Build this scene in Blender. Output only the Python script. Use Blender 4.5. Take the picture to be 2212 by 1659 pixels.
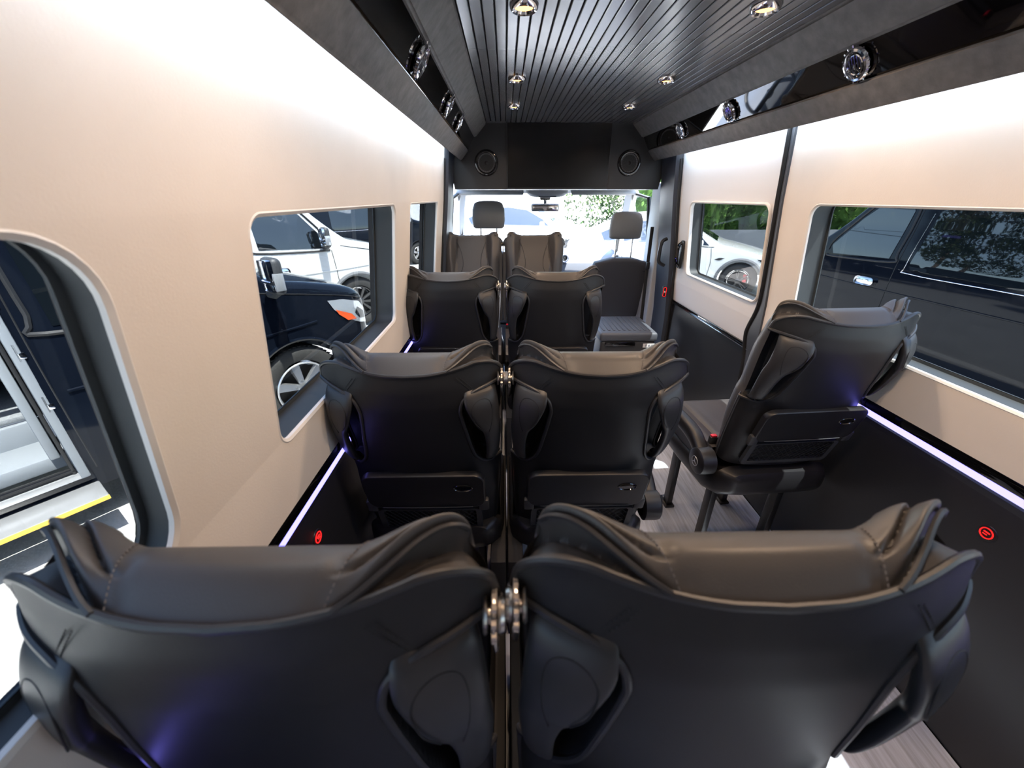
import bpy, bmesh, math, random
from mathutils import Vector, Matrix
PI=math.pi
R=math.radians
for o in list(bpy.data.objects): bpy.data.objects.remove(o)
sc=bpy.context.scene
COL=sc.collection
random.seed(7)
# ---------------------------------------------------------------- camera
CAM=Vector((-.39,0,1.47))
YAW,PITCH=0.015933,0.444168
cd=bpy.data.cameras.new('camera'); cam=bpy.data.objects.new('camera',cd); COL.objects.link(cam)
cd.sensor_fit='HORIZONTAL'; cd.sensor_width=36.0; cd.lens=850.0/2212*36; cd.clip_start=.02; cd.clip_end=400
cam.location=CAM; cam.rotation_euler=(PI/2-PITCH,0,-YAW)
cd.dof.use_dof=True; cd.dof.focus_distance=1.9; cd.dof.aperture_fstop=4.0
sc.camera=cam
# ---------------------------------------------------------------- light and exposure
sc.view_settings.view_transform='Standard'; sc.view_settings.look='None'
sc.view_settings.gamma=1.0; sc.view_settings.exposure=0.0; sc.view_settings.use_curve_mapping=False
sc.cycles.use_denoising=True
sc.cycles.max_bounces=10; sc.cycles.diffuse_bounces=4; sc.cycles.glossy_bounces=4
sc.cycles.transparent_max_bounces=16; sc.cycles.transmission_bounces=6
sc.cycles.sample_clamp_indirect=6.0
sc.cycles.caustics_reflective=False; sc.cycles.caustics_refractive=False
w=bpy.data.worlds.new('sky'); sc.world=w; w.use_nodes=True
nt=w.node_tree; nt.nodes.clear()
sky=nt.nodes.new('ShaderNodeTexSky'); sky.sky_type='NISHITA'; sky.sun_disc=False
SUN_EL,SUN_AZ=68,134            # azimuth from +Y towards +X
sky.sun_elevation=R(SUN_EL); sky.sun_rotation=R(SUN_AZ); sky.air_density=1.0; sky.dust_density=1.2
bg=nt.nodes.new('ShaderNodeBackground'); bg.inputs[1].default_value=2.4
wo=nt.nodes.new('ShaderNodeOutputWorld')
nt.links.new(sky.outputs[0],bg.inputs[0]); nt.links.new(bg.outputs[0],wo.inputs[0])
sl=bpy.data.lights.new('sun','SUN'); sl.energy=70.0; sl.angle=R(.55); sl.color=(1,.96,.9)
so=bpy.data.objects.new('sun',sl); COL.objects.link(so)
sd=Vector((math.sin(R(SUN_AZ))*math.cos(R(SUN_EL)),math.cos(R(SUN_AZ))*math.cos(R(SUN_EL)),math.sin(R(SUN_EL))))
so.rotation_euler=sd.to_track_quat('Z','Y').to_euler()
# ---------------------------------------------------------------- materials
def mat(name,col,rough=.5,metal=0,bump=0,bscale=200,spec=.5,coat=0,emit=None,es=0,var=0,vscale=8,stretch=None,dist=.002,sheen=0):
    m=bpy.data.materials.new(name); m.use_nodes=True; t=m.node_tree
    b=t.nodes['Principled BSDF']
    b.inputs['Base Color'].default_value=(*col,1); b.inputs['Roughness'].default_value=rough
    b.inputs['Metallic'].default_value=metal; b.inputs['Specular IOR Level'].default_value=spec
    if coat: b.inputs['Coat Weight'].default_value=coat; b.inputs['Coat Roughness'].default_value=.03
    if sheen: b.inputs['Sheen Weight'].default_value=sheen
    if emit: b.inputs['Emission Color'].default_value=(*emit,1); b.inputs['Emission Strength'].default_value=es
    if bump or var:
        tc=t.nodes.new('ShaderNodeTexCoord'); mp=t.nodes.new('ShaderNodeMapping')
        t.links.new(tc.outputs['Object'],mp.inputs[0])
        if stretch: mp.inputs['Scale'].default_value=stretch
    if bump:
        n=t.nodes.new('ShaderNodeTexNoise'); n.inputs['Scale'].default_value=bscale; n.inputs['Detail'].default_value=3
        t.links.new(mp.outputs[0],n.inputs['Vector'])
        bp=t.nodes.new('ShaderNodeBump'); bp.inputs['Strength'].default_value=bump; bp.inputs['Distance'].default_value=dist
        t.links.new(n.outputs[0],bp.inputs['Height']); t.links.new(bp.outputs[0],b.inputs['Normal'])
    if var:
        n2=t.nodes.new('ShaderNodeTexNoise'); n2.inputs['Scale'].default_value=vscale; n2.inputs['Detail'].default_value=5
        t.links.new(mp.outputs[0],n2.inputs['Vector'])
        r=t.nodes.new('ShaderNodeValToRGB'); r.color_ramp.elements[0].position=.3; r.color_ramp.elements[1].position=.7
        r.color_ramp.elements[0].color=(*[c*(1-var) for c in col],1); r.color_ramp.elements[1].color=(*[min(1,c*(1+var)) for c in col],1)
        t.links.new(n2.outputs[0],r.inputs[0]); t.links.new(r.outputs[0],b.inputs['Base Color'])
    return m
def glass(name,tint,refl=1.0):
    m=bpy.data.materials.new(name); m.use_nodes=True; t=m.node_tree; t.nodes.clear()
    o=t.nodes.new('ShaderNodeOutputMaterial'); mx=t.nodes.new('ShaderNodeMixShader')
    tr=t.nodes.new('ShaderNodeBsdfTransparent'); gl=t.nodes.new('ShaderNodeBsdfGlossy'); fr=t.nodes.new('ShaderNodeFresnel')
    tr.inputs[0].default_value=(*tint,1); gl.inputs['Roughness'].default_value=0.0; fr.inputs[0].default_value=1.42
    gl.inputs[0].default_value=(refl,refl,refl,1)
    ge=t.nodes.new('ShaderNodeNewGeometry'); su=t.nodes.new('ShaderNodeMath'); su.operation='SUBTRACT'; su.inputs[0].default_value=1.0
    mu=t.nodes.new('ShaderNodeMath'); mu.operation='MULTIPLY'
    t.links.new(ge.outputs['Backfacing'],su.inputs[1]); t.links.new(fr.outputs[0],mu.inputs[0]); t.links.new(su.outputs[0],mu.inputs[1])
    t.links.new(mu.outputs[0],mx.inputs[0]); t.links.new(tr.outputs[0],mx.inputs[1]); t.links.new(gl.outputs[0],mx.inputs[2])
    t.links.new(mx.outputs[0],o.inputs[0]); return m
def emis(name,col,s):
    m=bpy.data.materials.new(name); m.use_nodes=True; t=m.node_tree; t.nodes.clear()
    o=t.nodes.new('ShaderNodeOutputMaterial'); e=t.nodes.new('ShaderNodeEmission')
    e.inputs[0].default_value=(*col,1); e.inputs[1].default_value=s; t.links.new(e.outputs[0],o.inputs[0]); return m
M={}
M['leather']=mat('black_leather',(.015,.0155,.0175),.45,bump=.22,bscale=520,dist=.0006,spec=.38)
M['leather_lit']=mat('lit_leather',(.060,.056,.056),.42,bump=.3,bscale=480,dist=.0007,spec=.5)  # lit copy of the black leather, light on the seat tops in its colour
M['welt']=mat('welt_leather',(.028,.028,.031),.42)
M['thread']=mat('stitch_thread',(.12,.11,.11),.7)
M['grip']=mat('grip_plastic',(.032,.032,.034),.40,bump=.1,bscale=900,dist=.0003)
M['plastic']=mat('black_plastic',(.014,.014,.016),.38,bump=.1,bscale=900,dist=.0003)
M['plastic_grey']=mat('dark_grey_plastic',(.045,.047,.05),.5,bump=.15,bscale=600,dist=.0003)
M['net']=mat('net_cord',(.01,.01,.012),.7)
M['chrome']=mat('chrome',(.8,.8,.82),.08,1)
M['steel']=mat('brushed_steel',(.62,.58,.54),.28,1)
M['leg']=mat('leg_paint',(.012,.012,.013),.35)
M['red']=mat('red_plastic',(.75,.02,.05),.4)
M['liner']=mat('cream_leather_wall',(.87,.815,.755),.62,bump=.28,bscale=260,dist=.0009,var=.025,vscale=5)
M['liner_edge']=mat('liner_edge',(.85,.82,.78),.5)
M['door_liner']=mat('door_leather',(.85,.84,.84),.45,bump=.15,bscale=260,dist=.0006)
M['reveal']=mat('window_reveal',(.036,.043,.048),.6,bump=.1,bscale=300,dist=.0006)
M['beam']=mat('charcoal_suede',(.17,.163,.157),.58,bump=.5,bscale=70,dist=.0016,var=.22,vscale=28)
M['gloss']=mat('piano_black',(.002,.002,.0025),.03,spec=.7,coat=1)
M['ceil']=mat('ceiling_slat_black',(.12,.125,.135),.22,spec=1.0)
M['ceil_gap']=mat('slat_gap',(.006,.006,.007),.8)
M['panel']=mat('matte_black_panel',(.032,.034,.038),.42,bump=.1,bscale=500,dist=.0004)
M['dpanel']=mat('lower_panel_black',(.022,.023,.027),.38,bump=.12,bscale=240,dist=.0008)
M['floor']=mat('grey_wood_floor',(.58,.62,.70),.32,var=.25,vscale=6,stretch=(14,.8,1),bump=.1,bscale=12,dist=.001)
M['tv']=mat('screen_black',(.004,.004,.005),.22,spec=.5)
M['pillar']=mat('pillar_navy_plastic',(.035,.042,.060),.45,bump=.1,bscale=500,dist=.0004)
M['post']=mat('post_grey',(.055,.060,.072),.5)
M['rubber']=mat('rubber',(.009,.009,.010),.6)
M['cabgrey']=mat('cab_light_plastic',(.50,.52,.54),.6)
M['head']=mat('headliner',(.62,.62,.61),.8)
M['dash']=mat('dash_plastic',(.09,.10,.12),.5)
M['cabseat']=mat('cab_seat_fabric',(.048,.050,.058),.75,bump=.4,bscale=600,dist=.0006)
M['headrest']=mat('headrest_vinyl',(.20,.205,.21),.6,bump=.2,bscale=500,dist=.0005)
M['cone']=mat('speaker_cone',(.11,.115,.125),.5)
M['silver']=mat('silver_plastic',(.45,.48,.55),.3,.4)
M['white']=mat('white_paper',(.85,.85,.85),.6)
M['tint']=glass('tinted_glass',(.37,.385,.39),.25)
M['clear']=glass('clear_glass',(.95,.96,.96),.7)
M['cool']=emis('cove_led',(.72,.85,1.0),34)
M['blue']=emis('blue_led',(.22,.20,1.0),4.2)
M['warm']=emis('downlight_led',(1.0,.50,.16),4.0)
M['redled']=emis('red_led',(1.0,.02,.02),1.6)
# exterior
M['asphalt']=mat('asphalt',(.52,.51,.49),.85,bump=.5,bscale=40,dist=.01,var=.10,vscale=1.5)
M['vblack']=mat('black_car_paint',(.004,.006,.011),.06,spec=.22)
M['vwhite']=mat('white_car_paint',(.66,.67,.64),.2,coat=1)
M['vglass']=mat('dark_car_glass',(.004,.006,.008),.01,spec=.9,coat=.5)
M['lens']=mat('headlight_lens',(.55,.58,.60),.08,spec=.8,coat=1,metal=.5)
M['amber']=mat('amber_lens',(.85,.10,.01),.2,coat=1)
M['tire']=mat('tire_rubber',(.030,.029,.027),.75,bump=.6,bscale=60,dist=.004)
M['alloy']=mat('alloy_silver',(.62,.62,.62),.25,.85)
M['rimblack']=mat('rim_black',(.02,.02,.02),.25,coat=.6)
M['brake']=mat('brake_red',(.75,.02,.03),.35)
M['cladding']=mat('grey_cladding',(.13,.135,.14),.6)
M['jamb']=mat('door_jamb_grey',(.24,.26,.28),.45)
M['disc']=mat('brake_disc',(.02,.02,.02),.5,.5)
M['carpet']=mat('speckled_carpet',(.22,.23,.24),.95,bump=1,bscale=150,dist=.004,var=.3,vscale=90)
M['alu']=mat('aluminium_sill',(.62,.62,.62),.35,.7)
M['yellow']=mat('yellow_edge',(.8,.5,.08),.5)
M['leaf']=mat('hedge_leaf',(.030,.062,.012),.9,spec=.1,var=.6,vscale=3)
M['leaf2']=mat('tree_leaf',(.03,.045,.018),.9,spec=.1,var=.5,vscale=2)
M['bark']=mat('bark',(.10,.07,.05),.9,bump=.6,bscale=20,dist=.01)
M['fence']=mat('dark_fence',(.07,.08,.09),.7)
M['stucco']=mat('pale_wall',(.55,.56,.58),.8)
# ---------------------------------------------------------------- builders
def sstep(a,b,x):
    if a==b: return 0. if x<a else 1.
    t=max(0.,min(1.,(x-a)/(b-a))); return t*t*(3-2*t)
def lerp(a,b,t): return a+(b-a)*t
def itp(tab,x):
    if x<=tab[0][0]: return tab[0][1]
    for (a,va),(b,vb) in zip(tab,tab[1:]):
        if x<=b: return va+(vb-va)*(x-a)/(b-a)
    return tab[-1][1]
def sitp(tab,x):
    """Catmull-Rom interpolation of a table"""
    n=len(tab)
    if x<=tab[0][0]: return tab[0][1]
    if x>=tab[-1][0]: return tab[-1][1]
    for i in range(n-1):
        if x<=tab[i+1][0]:
            x0,y0=tab[i]; x1,y1=tab[i+1]; h=x1-x0; t=(x-x0)/h
            m0=(y1-tab[i-1][1])/(x1-tab[i-1][0]) if i>0 else (y1-y0)/h
            m1=(tab[i+2][1]-y0)/(tab[i+2][0]-x0) if i+2<n else (y1-y0)/h
            return (2*t**3-3*t*t+1)*y0+(t**3-2*t*t+t)*h*m0+(-2*t**3+3*t*t)*y1+(t**3-t*t)*h*m1
def spline(pts,n=8,closed=False):
    P=[Vector(p) for p in pts]; N=len(P); out=[]
    rng=range(N) if closed else range(N-1)
    for i in rng:
        if closed: a,b,c,d=P[i-1],P[i],P[(i+1)%N],P[(i+2)%N]
        else: a,b,c,d=P[max(i-1,0)],P[i],P[i+1],P[min(i+2,N-1)]
        for k in range(n):
            t=k/n
            out.append(.5*((2*b)+(c-a)*t+(2*a-5*b+4*c-d)*t*t+(3*b-a-3*c+d)*t**3))
    if not closed: out.append(P[-1])
    return out
class MB:
    def __init__(s): s.bm=bmesh.new()
    def box(s,c,d,bev=0,rot=None,seg=2):
        r=bmesh.ops.create_cube(s.bm,size=1); vs=r['verts']
        bmesh.ops.scale(s.bm,vec=d,verts=vs)
        if bev:
            es=list({e for v in vs for e in v.link_edges})
            rr=bmesh.ops.bevel(s.bm,geom=es,offset=bev,segments=seg,profile=.5,affect='EDGES')
            vs=list({v for f in rr['faces'] for v in f.verts}|{v for v in vs if v.is_valid})
        if rot is not None: bmesh.ops.rotate(s.bm,matrix=rot,verts=vs,cent=(0,0,0))
        bmesh.ops.translate(s.bm,vec=c,verts=vs); return s
    def grid(s,rows,closeu=False,flip=False):
        V=[[s.bm.verts.new(p) for p in r] for r in rows]
        for i in range(len(V)-1):
            n=len(V[i]); 
            for j in range(n if closeu else n-1):
                q=[V[i][j],V[i][(j+1)%n],V[i+1][(j+1)%n],V[i+1][j]]
                if flip: q.reverse()
                try: s.bm.faces.new(q)
                except ValueError: pass
        return V
    def tube(s,pts,r,seg=8,closed=False,caps=True,flat=None):
        P=[Vector(p) for p in pts]; n=len(P); rows=[]
        rr=r if callable(r) else (lambda k:r)
        up=None
        for i in range(n):
            if closed: t=P[(i+1)%n]-P[i-1]
            else: t=P[min(i+1,n-1)]-P[max(i-1,0)]
            if t.length<1e-9: t=Vector((0,0,1))
            t.normalize()
            if up is None:
                up=Vector((0,0,1)) if abs(t.z)<.9 else Vector((1,0,0))
            a=up-t*up.dot(t)
            if a.length<1e-6: a=t.orthogonal()
            a.normalize(); up=a; b=t.cross(a)
            ra=rr(i/(n-1) if n>1 else 0); fl=flat or 1
            rows.append([P[i]+(a*math.cos(k*2*PI/seg)*ra+b*math.sin(k*2*PI/seg)*ra*fl) for k in range(seg)])
        if closed: rows.append(rows[0])
        V=s.grid(rows,closeu=True)
        if not closed and caps:
            for q in (V[0],V[-1][::-1]):
                try: s.bm.faces.new(q)
                except ValueError: pass
        return s
    def lathe(s,prof,c=(0,0,0),axis='Z',seg=32,rot=None):
        rows=[]
        for r,h in prof:
            row=[]
            for k in range(seg):
                a=2*PI*k/seg; x,y=r*math.cos(a),r*math.sin(a)
                p=Vector((x,y,h)) if axis=='Z' else (Vector((h,x,y)) if axis=='X' else Vector((y,h,x)))
                if rot is not None: p=rot@p
                row.append(p+Vector(c))
            rows.append(row)
        V=s.grid(rows,closeu=True)
        return s
    def prism(s,poly,a,b):
        """poly: list of 3D points; extruded by vector b-a"""
        d=Vector(b)-Vector(a); lo=[s.bm.verts.new(Vector(p)+Vector(a)) for p in poly]; hi=[s.bm.verts.new(Vector(p)+Vector(a)+d) for p in poly]
        n=len(poly); s.bm.faces.new(lo[::-1]); s.bm.faces.new(hi)
        for i in range(n): s.bm.faces.new([lo[i],lo[(i+1)%n],hi[(i+1)%n],hi[i]])
        return s
    def mesh(s,name,m,smooth=True,ang=40,weld=0):
        if weld: bmesh.ops.remove_doubles(s.bm,verts=s.bm.verts,dist=weld)
        bmesh.ops.recalc_face_normals(s.bm,faces=s.bm.faces)
        me=bpy.data.meshes.new(name); s.bm.to_mesh(me); s.bm.free()
        me.materials.append(M[m] if isinstance(m,str) else m)
        if smooth:
            for p in me.polygons: p.use_smooth=True
            try: me.set_sharp_from_angle(angle=R(ang))
            except Exception: pass
        return me
    def build(s,name,m,parent=None,smooth=True,ang=40,loc=None,rot=None,weld=0):
        me=s.mesh(name,m,smooth,ang,weld); return ob(name,me,parent,loc,rot)
def ob(name,me,parent=None,loc=None,rot=None):
    o=bpy.data.objects.new(name,me); COL.objects.link(o)
    if parent: o.parent=parent
    if loc is not None: o.location=loc
    if rot is not None: o.rotation_euler=rot
    return o
def empty(name,loc=(0,0,0),rz=0):
    o=bpy.data.objects.new(name,None); COL.objects.link(o); o.location=loc; o.rotation_euler=(0,0,rz); o.empty_display_size=.1; return o
def tag(o,label=None,cat=None,group=None,kind=None):
    if label: o['label']=label
    if cat: o['category']=cat
    if group: o['group']=group
    if kind: o['kind']=kind
    return o
def struct(o,label=None,cat=None):
    return tag(o,label,cat,None,'structure')
def copy_tree(o,parent=None,skip=()):
    c=o.copy(); COL.objects.link(c)
    if parent: c.parent=parent
    for ch in [x for x in bpy.data.objects if x.parent==o]:
        if ch.name.split('.')[0] in skip: continue
        copy_tree(ch,c,skip)
    return c
def rrect(y0,y1,z0,z1,r,n=6):
    pts=[]
    for cx,cz,a0 in ((y1-r,z1-r,0),(y0+r,z1-r,90),(y0+r,z0+r,180),(y1-r,z0+r,270)):
        for k in range(n+1):
            a=R(a0+90*k/n); pts.append((cx+r*math.cos(a),cz+r*math.sin(a)))
    return pts
def sheet(outer,holes,fx,thick,zcuts,ycuts=()):
    """slab in the (y,z) plane with holes; fx(y,z)->x of the inner face, thick added to x"""
    bm=bmesh.new(); es=[]
    for loop in [outer]+holes:
        vs=[bm.verts.new((0,y,z)) for y,z in loop]
        for i in range(len(vs)): es.append(bm.edges.new((vs[i],vs[(i+1)%len(vs)])))
    bmesh.ops.triangle_fill(bm,use_beauty=True,use_dissolve=False,edges=es)
    for z in zcuts:
        bmesh.ops.bisect_plane(bm,geom=bm.verts[:]+bm.edges[:]+bm.faces[:],plane_co=(0,0,z),plane_no=(0,0,1))
    for y in ycuts:
        bmesh.ops.bisect_plane(bm,geom=bm.verts[:]+bm.edges[:]+bm.faces[:],plane_co=(0,y,0),plane_no=(0,1,0))
    r=bmesh.ops.extrude_face_region(bm,geom=bm.faces[:])
    nv=[g for g in r['geom'] if isinstance(g,bmesh.types.BMVert)]
    nvs=set(nv)
    for v in bm.verts:
        x=fx(v.co.y,v.co.z); v.co.x=x+(thick if v in nvs else 0)
    mb=MB.__new__(MB); mb.bm=bm; return mb
# ================================================================ van shell
def lin(z):   # half width of the inner lining at height z
    return itp([(-.1,.90),(.74,.892),(.83,.876),(1.0,.866),(1.45,.812),(1.8,.782),(2.0,.76)],z)
ZC=[.9,1.0,1.1,1.2,1.3,1.4,1.45,1.6,1.7]
YB=-1.15    # rear of the cabin (rear doors stand open)
def wall_holes(side):
    z0,z1=.985,1.445
    if side<0: return [(-.95,.435,z0,z1,.085),(.705,1.675,z0,z1,.04),(1.93,2.74,z0,z1,.03)]
    return [(-.85,1.68,z0,z1,.05)]
mbf=MB(); mbf.box((0,1.6,-.03),(1.79,5.6,.06)); struct(mbf.build('floor','floor'),'light grey wood grain vinyl floor of the van','floor')
# left wall
outer=[(YB,.83),(3.02,.83),(3.02,1.80),(YB,1.80)]
HL=wall_holes(-1)
s=sheet(outer,[rrect(*h) for h in HL],lambda y,z:-lin(z),-.014,ZC)
struct(s.build('wall_left','liner',smooth=False),'cream leather wall lining with rounded window cutouts, left side','wall')
s=sheet([(YB,.83),(1.865,.83),(1.865,1.80),(YB,1.80)],[rrect(*h) for h in wall_holes(1)],lambda y,z:lin(z),.014,ZC)
struct(s.build('wall_right','liner',smooth=False),'cream leather wall lining behind the sliding door, right side','wall')
# outer metal skin
DOORW=(1.945,2.80,.985,1.44,.045)
body=MB()
def skin(side):
    hs=HL if side<0 else wall_holes(1)+[DOORW]
    return sheet([(YB,-.60),(3.35,-.60),(3.35,1.98),(YB,1.98)],[rrect(h[0]-.055,h[1]+.055,h[2]-.055,h[3]+.055,h[4]) for h in hs],lambda y,z:side*(lin(z)+.105),side*.02,ZC+[1.8,.83])
for sd_,nm in ((-1,'left'),(1,'right')):
    struct(skin(sd_).build('wall_%s_outer'%nm,'vblack',smooth=False),'black painted outer skin of the van, %s side'%nm,'wall')
mb=MB(); mb.box((0,1.1,2.03),(1.98,4.55,.06),.02); struct(mb.build('roof','vblack'),'black painted roof of the van','roof')
mb=MB(); mb.box((0,2.1,-.25),(1.7,6.5,.3)); struct(mb.build('underbody','rubber'),'dark underbody of the van','floor')
# lower dark panels
for sgn,nm,y1 in ((-1,'left',3.02),(1,'right',1.865)):
    mb=MB()
    rows=[[(sgn*lin(z)+sgn*o,y,z) for (z,o) in ((0,0),(.4,0),(.745,0),(.765,.0),(.766,.03),(0,.03))] for y in (YB,y1)]
    V=mb.grid(rows)
    struct(mb.build('baseboard_%s'%nm,'dpanel',smooth=False),'matte black lower wall panel, %s side'%nm,'wall panel')
    mb=MB(); mb.box((sgn*.885,(YB+y1)/2,.815),(.02,y1-YB,.034),.004)
    struct(mb.build('trim_%s'%nm,'gloss'),'gloss black moulding above the light strip, %s wall'%nm,'trim')
    mb=MB(); mb.box((sgn*.884,(YB+y1)/2,.785),(.014,y1-YB,.015),.003)
    o=mb.build('light_strip','blue'); tag(o,'glowing blue-white light strip along the %s wall panel'%nm,'light strip','blue light strips')
# windows: dark reveal + glass
def window(k,h,side,label,dp=.082):
    y0,y1,z0,z1,r=h
    mb=MB(); rows=[]
    loop=rrect(y0,y1,z0,z1,r,8)
    for dx,gr,gt in ((.0135,0.0,0),(.0137,.002,.002),(dp,.0,.014),(dp+.002,-.010,.010),(dp+.006,-.010,.010),(dp+.008,.02,.02)):
        lp=rrect(y0-gr,y1+gr,z0-gr,z1+gt,max(r+gr,.008),8)
        rows.append([(side*(lin(z)+dx),y,z) for y,z in lp])
    rows.append(rows[0]); mb.grid(rows,closeu=True)
    f=mb.build('window_%d'%k,'reveal',ang=30); struct(f,label,'window')
    # bright edge roll of the lining
    mb=MB(); mb.tube([(side*(lin(z)+.006),y,z) for y,z in loop],.0075,6,closed=True)
    mb.build('edge_trim','liner_edge',f)
    g=sheet(rrect(y0-.02,y1+.02,z0-.02,z1+.02,r),[],lambda y,z:side*(lin(z)+dp+.003),side*.004,[1.1,1.2,1.3])
    g.build('glass_pane','tint',f,smooth=False)
    return f
window(1,HL[0],-1,'large rounded side window at the left edge, open van door behind it',.045)
window(2,HL[1],-1,'left side window beside the middle seats, black van wheel behind it')
window(3,HL[2],-1,'narrow left window nearest the cab')
window(4,wall_holes(1)[0],1,'long right side window beside the single seat')
# vertical faint guide strip on the panes (defroster-less black edge seam)
# ---------------------------------------------------------------- ceiling
CH=1.94
mb=MB(); rows=[]
xs=[]; N=30; x0,x1=-.52,.52; pw=(x1-x0)/N
prof=[]
for i in range(N):
    a=x0+i*pw; prof+=[(a+.0016,CH+.014),(a+.0022,CH+.0015),(a+.004,CH),(a+pw-.004,CH),(a+pw-.0022,CH+.0015),(a+pw-.0016,CH+.014)]
mb.grid([[(x,y,z) for x,z in prof] for y in (YB,0.5,1.5,2.4,3.30)])
c=mb.build('ceiling','ceil',smooth=False); struct(c,'slatted dark grey ceiling panel running lengthwise','ceiling')
mb=MB(); mb.box((0,1.1,1.975),(1.80,4.5,.045)); mb.build('backing','ceil_gap',c)
# side beams, cross-section (half width, z) swept along the van
def beam(poly,nm,label,m,y0=YB,y1=3.30,bev=None):
    out=[]
    for sgn in (-1,1):
        mb=MB(); pr=[(sgn*x,0,z) for x,z in poly]
        if sgn<0: pr=pr[::-1]
        mb.prism(pr,(0,y0,0),(0,y1,0))
        bmesh.ops.bevel(mb.bm,geom=[e for e in mb.bm.edges if abs((e.verts[0].co-e.verts[1].co).normalized().y)>.9],offset=.006,segments=3,affect='EDGES')
        o=mb.build(nm+('_left' if sgn<0 else '_right'),m); struct(o,label+(' left' if sgn<0 else ' right')+' side','beam'); out.append(o)
    return out
beam([(.52,1.937),(.598,1.854),(.63,1.86),(.63,1.965),(.53,1.965)],'trim_upper_beam','charcoal suede beam beside the ceiling slats,','beam')
beam([(.650,1.774),(.705,1.711),(.714,1.706),(.722,1.725),(.70,1.79)],'trim_lower_beam','charcoal suede beam above the wall lining,','beam')
beam([(.606,1.862),(.655,1.776),(.70,1.79),(.70,1.93),(.62,1.90)],'trim_gloss_panel','gloss black air duct panel between the two suede beams,','gloss')
for sgn,nm,y1 in ((-1,'left',2.98),(1,'right',2.98)):
    mb=MB(); mb.box((sgn*.734,(.30+y1)/2,1.738),(.014,y1-.30-.03,.010),.003,rot=None)
    o=mb.build('cove_light','cool'); tag(o,'hidden cool white light strip above the cream wall, %s side'%nm,'light strip','cove lights')
# round air vents
def vent_proto():
    r=empty('air_vent')
    mb=MB(); mb.lathe([(.026,0),(.034,.004),(.037,.012),(.034,.020),(.029,.022),(.027,.016),(.026,.0)],seg=40); mb.build('outer_ring','chrome',r)
    mb=MB(); mb.lathe([(.0,.002),(.026,.002)],seg=32); mb.build('throat','gloss',r)
    mb=MB(); mb.tube([(.021*math.cos(a*PI/14),.021*math.sin(a*PI/14),.017) for a in range(28)],.0022,6,closed=True)
    mb.build('inner_ring','chrome',r)
    for k in range(5):
        x=-.016+.008*k; l=math.sqrt(.021**2-x*x)
        mb=MB(); mb.tube([(x,-l,.017),(x,l,.017)],.0013,6); mb.build('louvre','chrome',r)
    mb=MB()
    for k in range(16):
        a=2*PI*k/16; c_,s_=math.cos(a),math.sin(a); mb.tube([(.034*c_,.034*s_,.014),(.0405*c_,.0405*s_,.014)],.0022,5)
    mb.build('grip_teeth','chrome',r)
    return r
vp=vent_proto(); first=True
d_=Vector((-(1.862-1.776),0,-(.655-.606))).normalized()   # inward-down normal for right side: (-,0,-)
vents=[(-1,1.39,'nearest the camera on the left duct panel'),(-1,2.0,'middle one of the left duct panel'),(-1,2.42,'farthest one on the left duct panel, by the speaker board'),
       (1,1.40,'nearest the camera on the right duct panel'),(1,2.11,'middle one of the right duct panel'),(1,2.66,'farthest one on the right duct panel')]
for i,(sg,y,lb) in enumerate(vents):
    v=vp if i==0 else copy_tree(vp)
    n=Vector((-sg*.869,0,-.495))
    v.rotation_euler=n.to_track_quat('Z','Y').to_euler()
    v.location=Vector((sg*.6305,y,1.819))+n*.001; v.scale=(1.22,1.22,.75)
    tag(v,'round chrome air vent, '+lb,'air vent','round air vents')
# downlights
def light_proto():
    r=empty('ceiling_light')
    mb=MB(); mb.lathe([(.0245,-.002),(.028,-.013),(.033,-.015),(.038,-.010),(.040,0)],seg=40); mb.build('chrome_ring','chrome',r)
    mb=MB(); mb.lathe([(.0,-.008),(.018,-.009),(.0265,-.004)],seg=32); mb.build('lens','warm',r)
    return r
lp=light_proto(); k=0
for y,rw in ((1.40,'nearest row'),(2.13,'middle row'),(2.70,'farthest row, by the screen')):
    for x,sdn in ((-.335,'left'),(.325,'right')):
        v=lp if k==0 else copy_tree(lp); k+=1
        v.location=(x,y,CH); tag(v,'round chrome downlight glowing warm, %s light of the %s'%(sdn,rw),'ceiling light','ceiling downlights')
        l=bpy.data.lights.new('bulb','SPOT'); l.energy={1.40:9,2.13:4,2.70:1.6}[y]; l.spot_size=R(158); l.spot_blend=.8; l.color=(1,.70,.47); l.shadow_soft_size=.02
        o=bpy.data.objects.new('bulb',l); COL.objects.link(o); o.parent=v; o.location=(0,0,-.022)
for y in (-.1,.65):  # unseen lamps added to brighten the seats nearest the camera
    for x in (-.335,.325):
        v=copy_tree(lp); v.location=(x,y,CH); tag(v,'round chrome downlight added out of view to light the nearest seats, '+('rear' if y<0 else 'front')+' pair, '+('left' if x<0 else 'right')+' one','ceiling light','ceiling downlights')
        for b_ in v.children: 
            if b_.type=='LIGHT': b_.data=b_.data.copy(); b_.data.energy=(17 if y>0 else 2)
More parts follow.
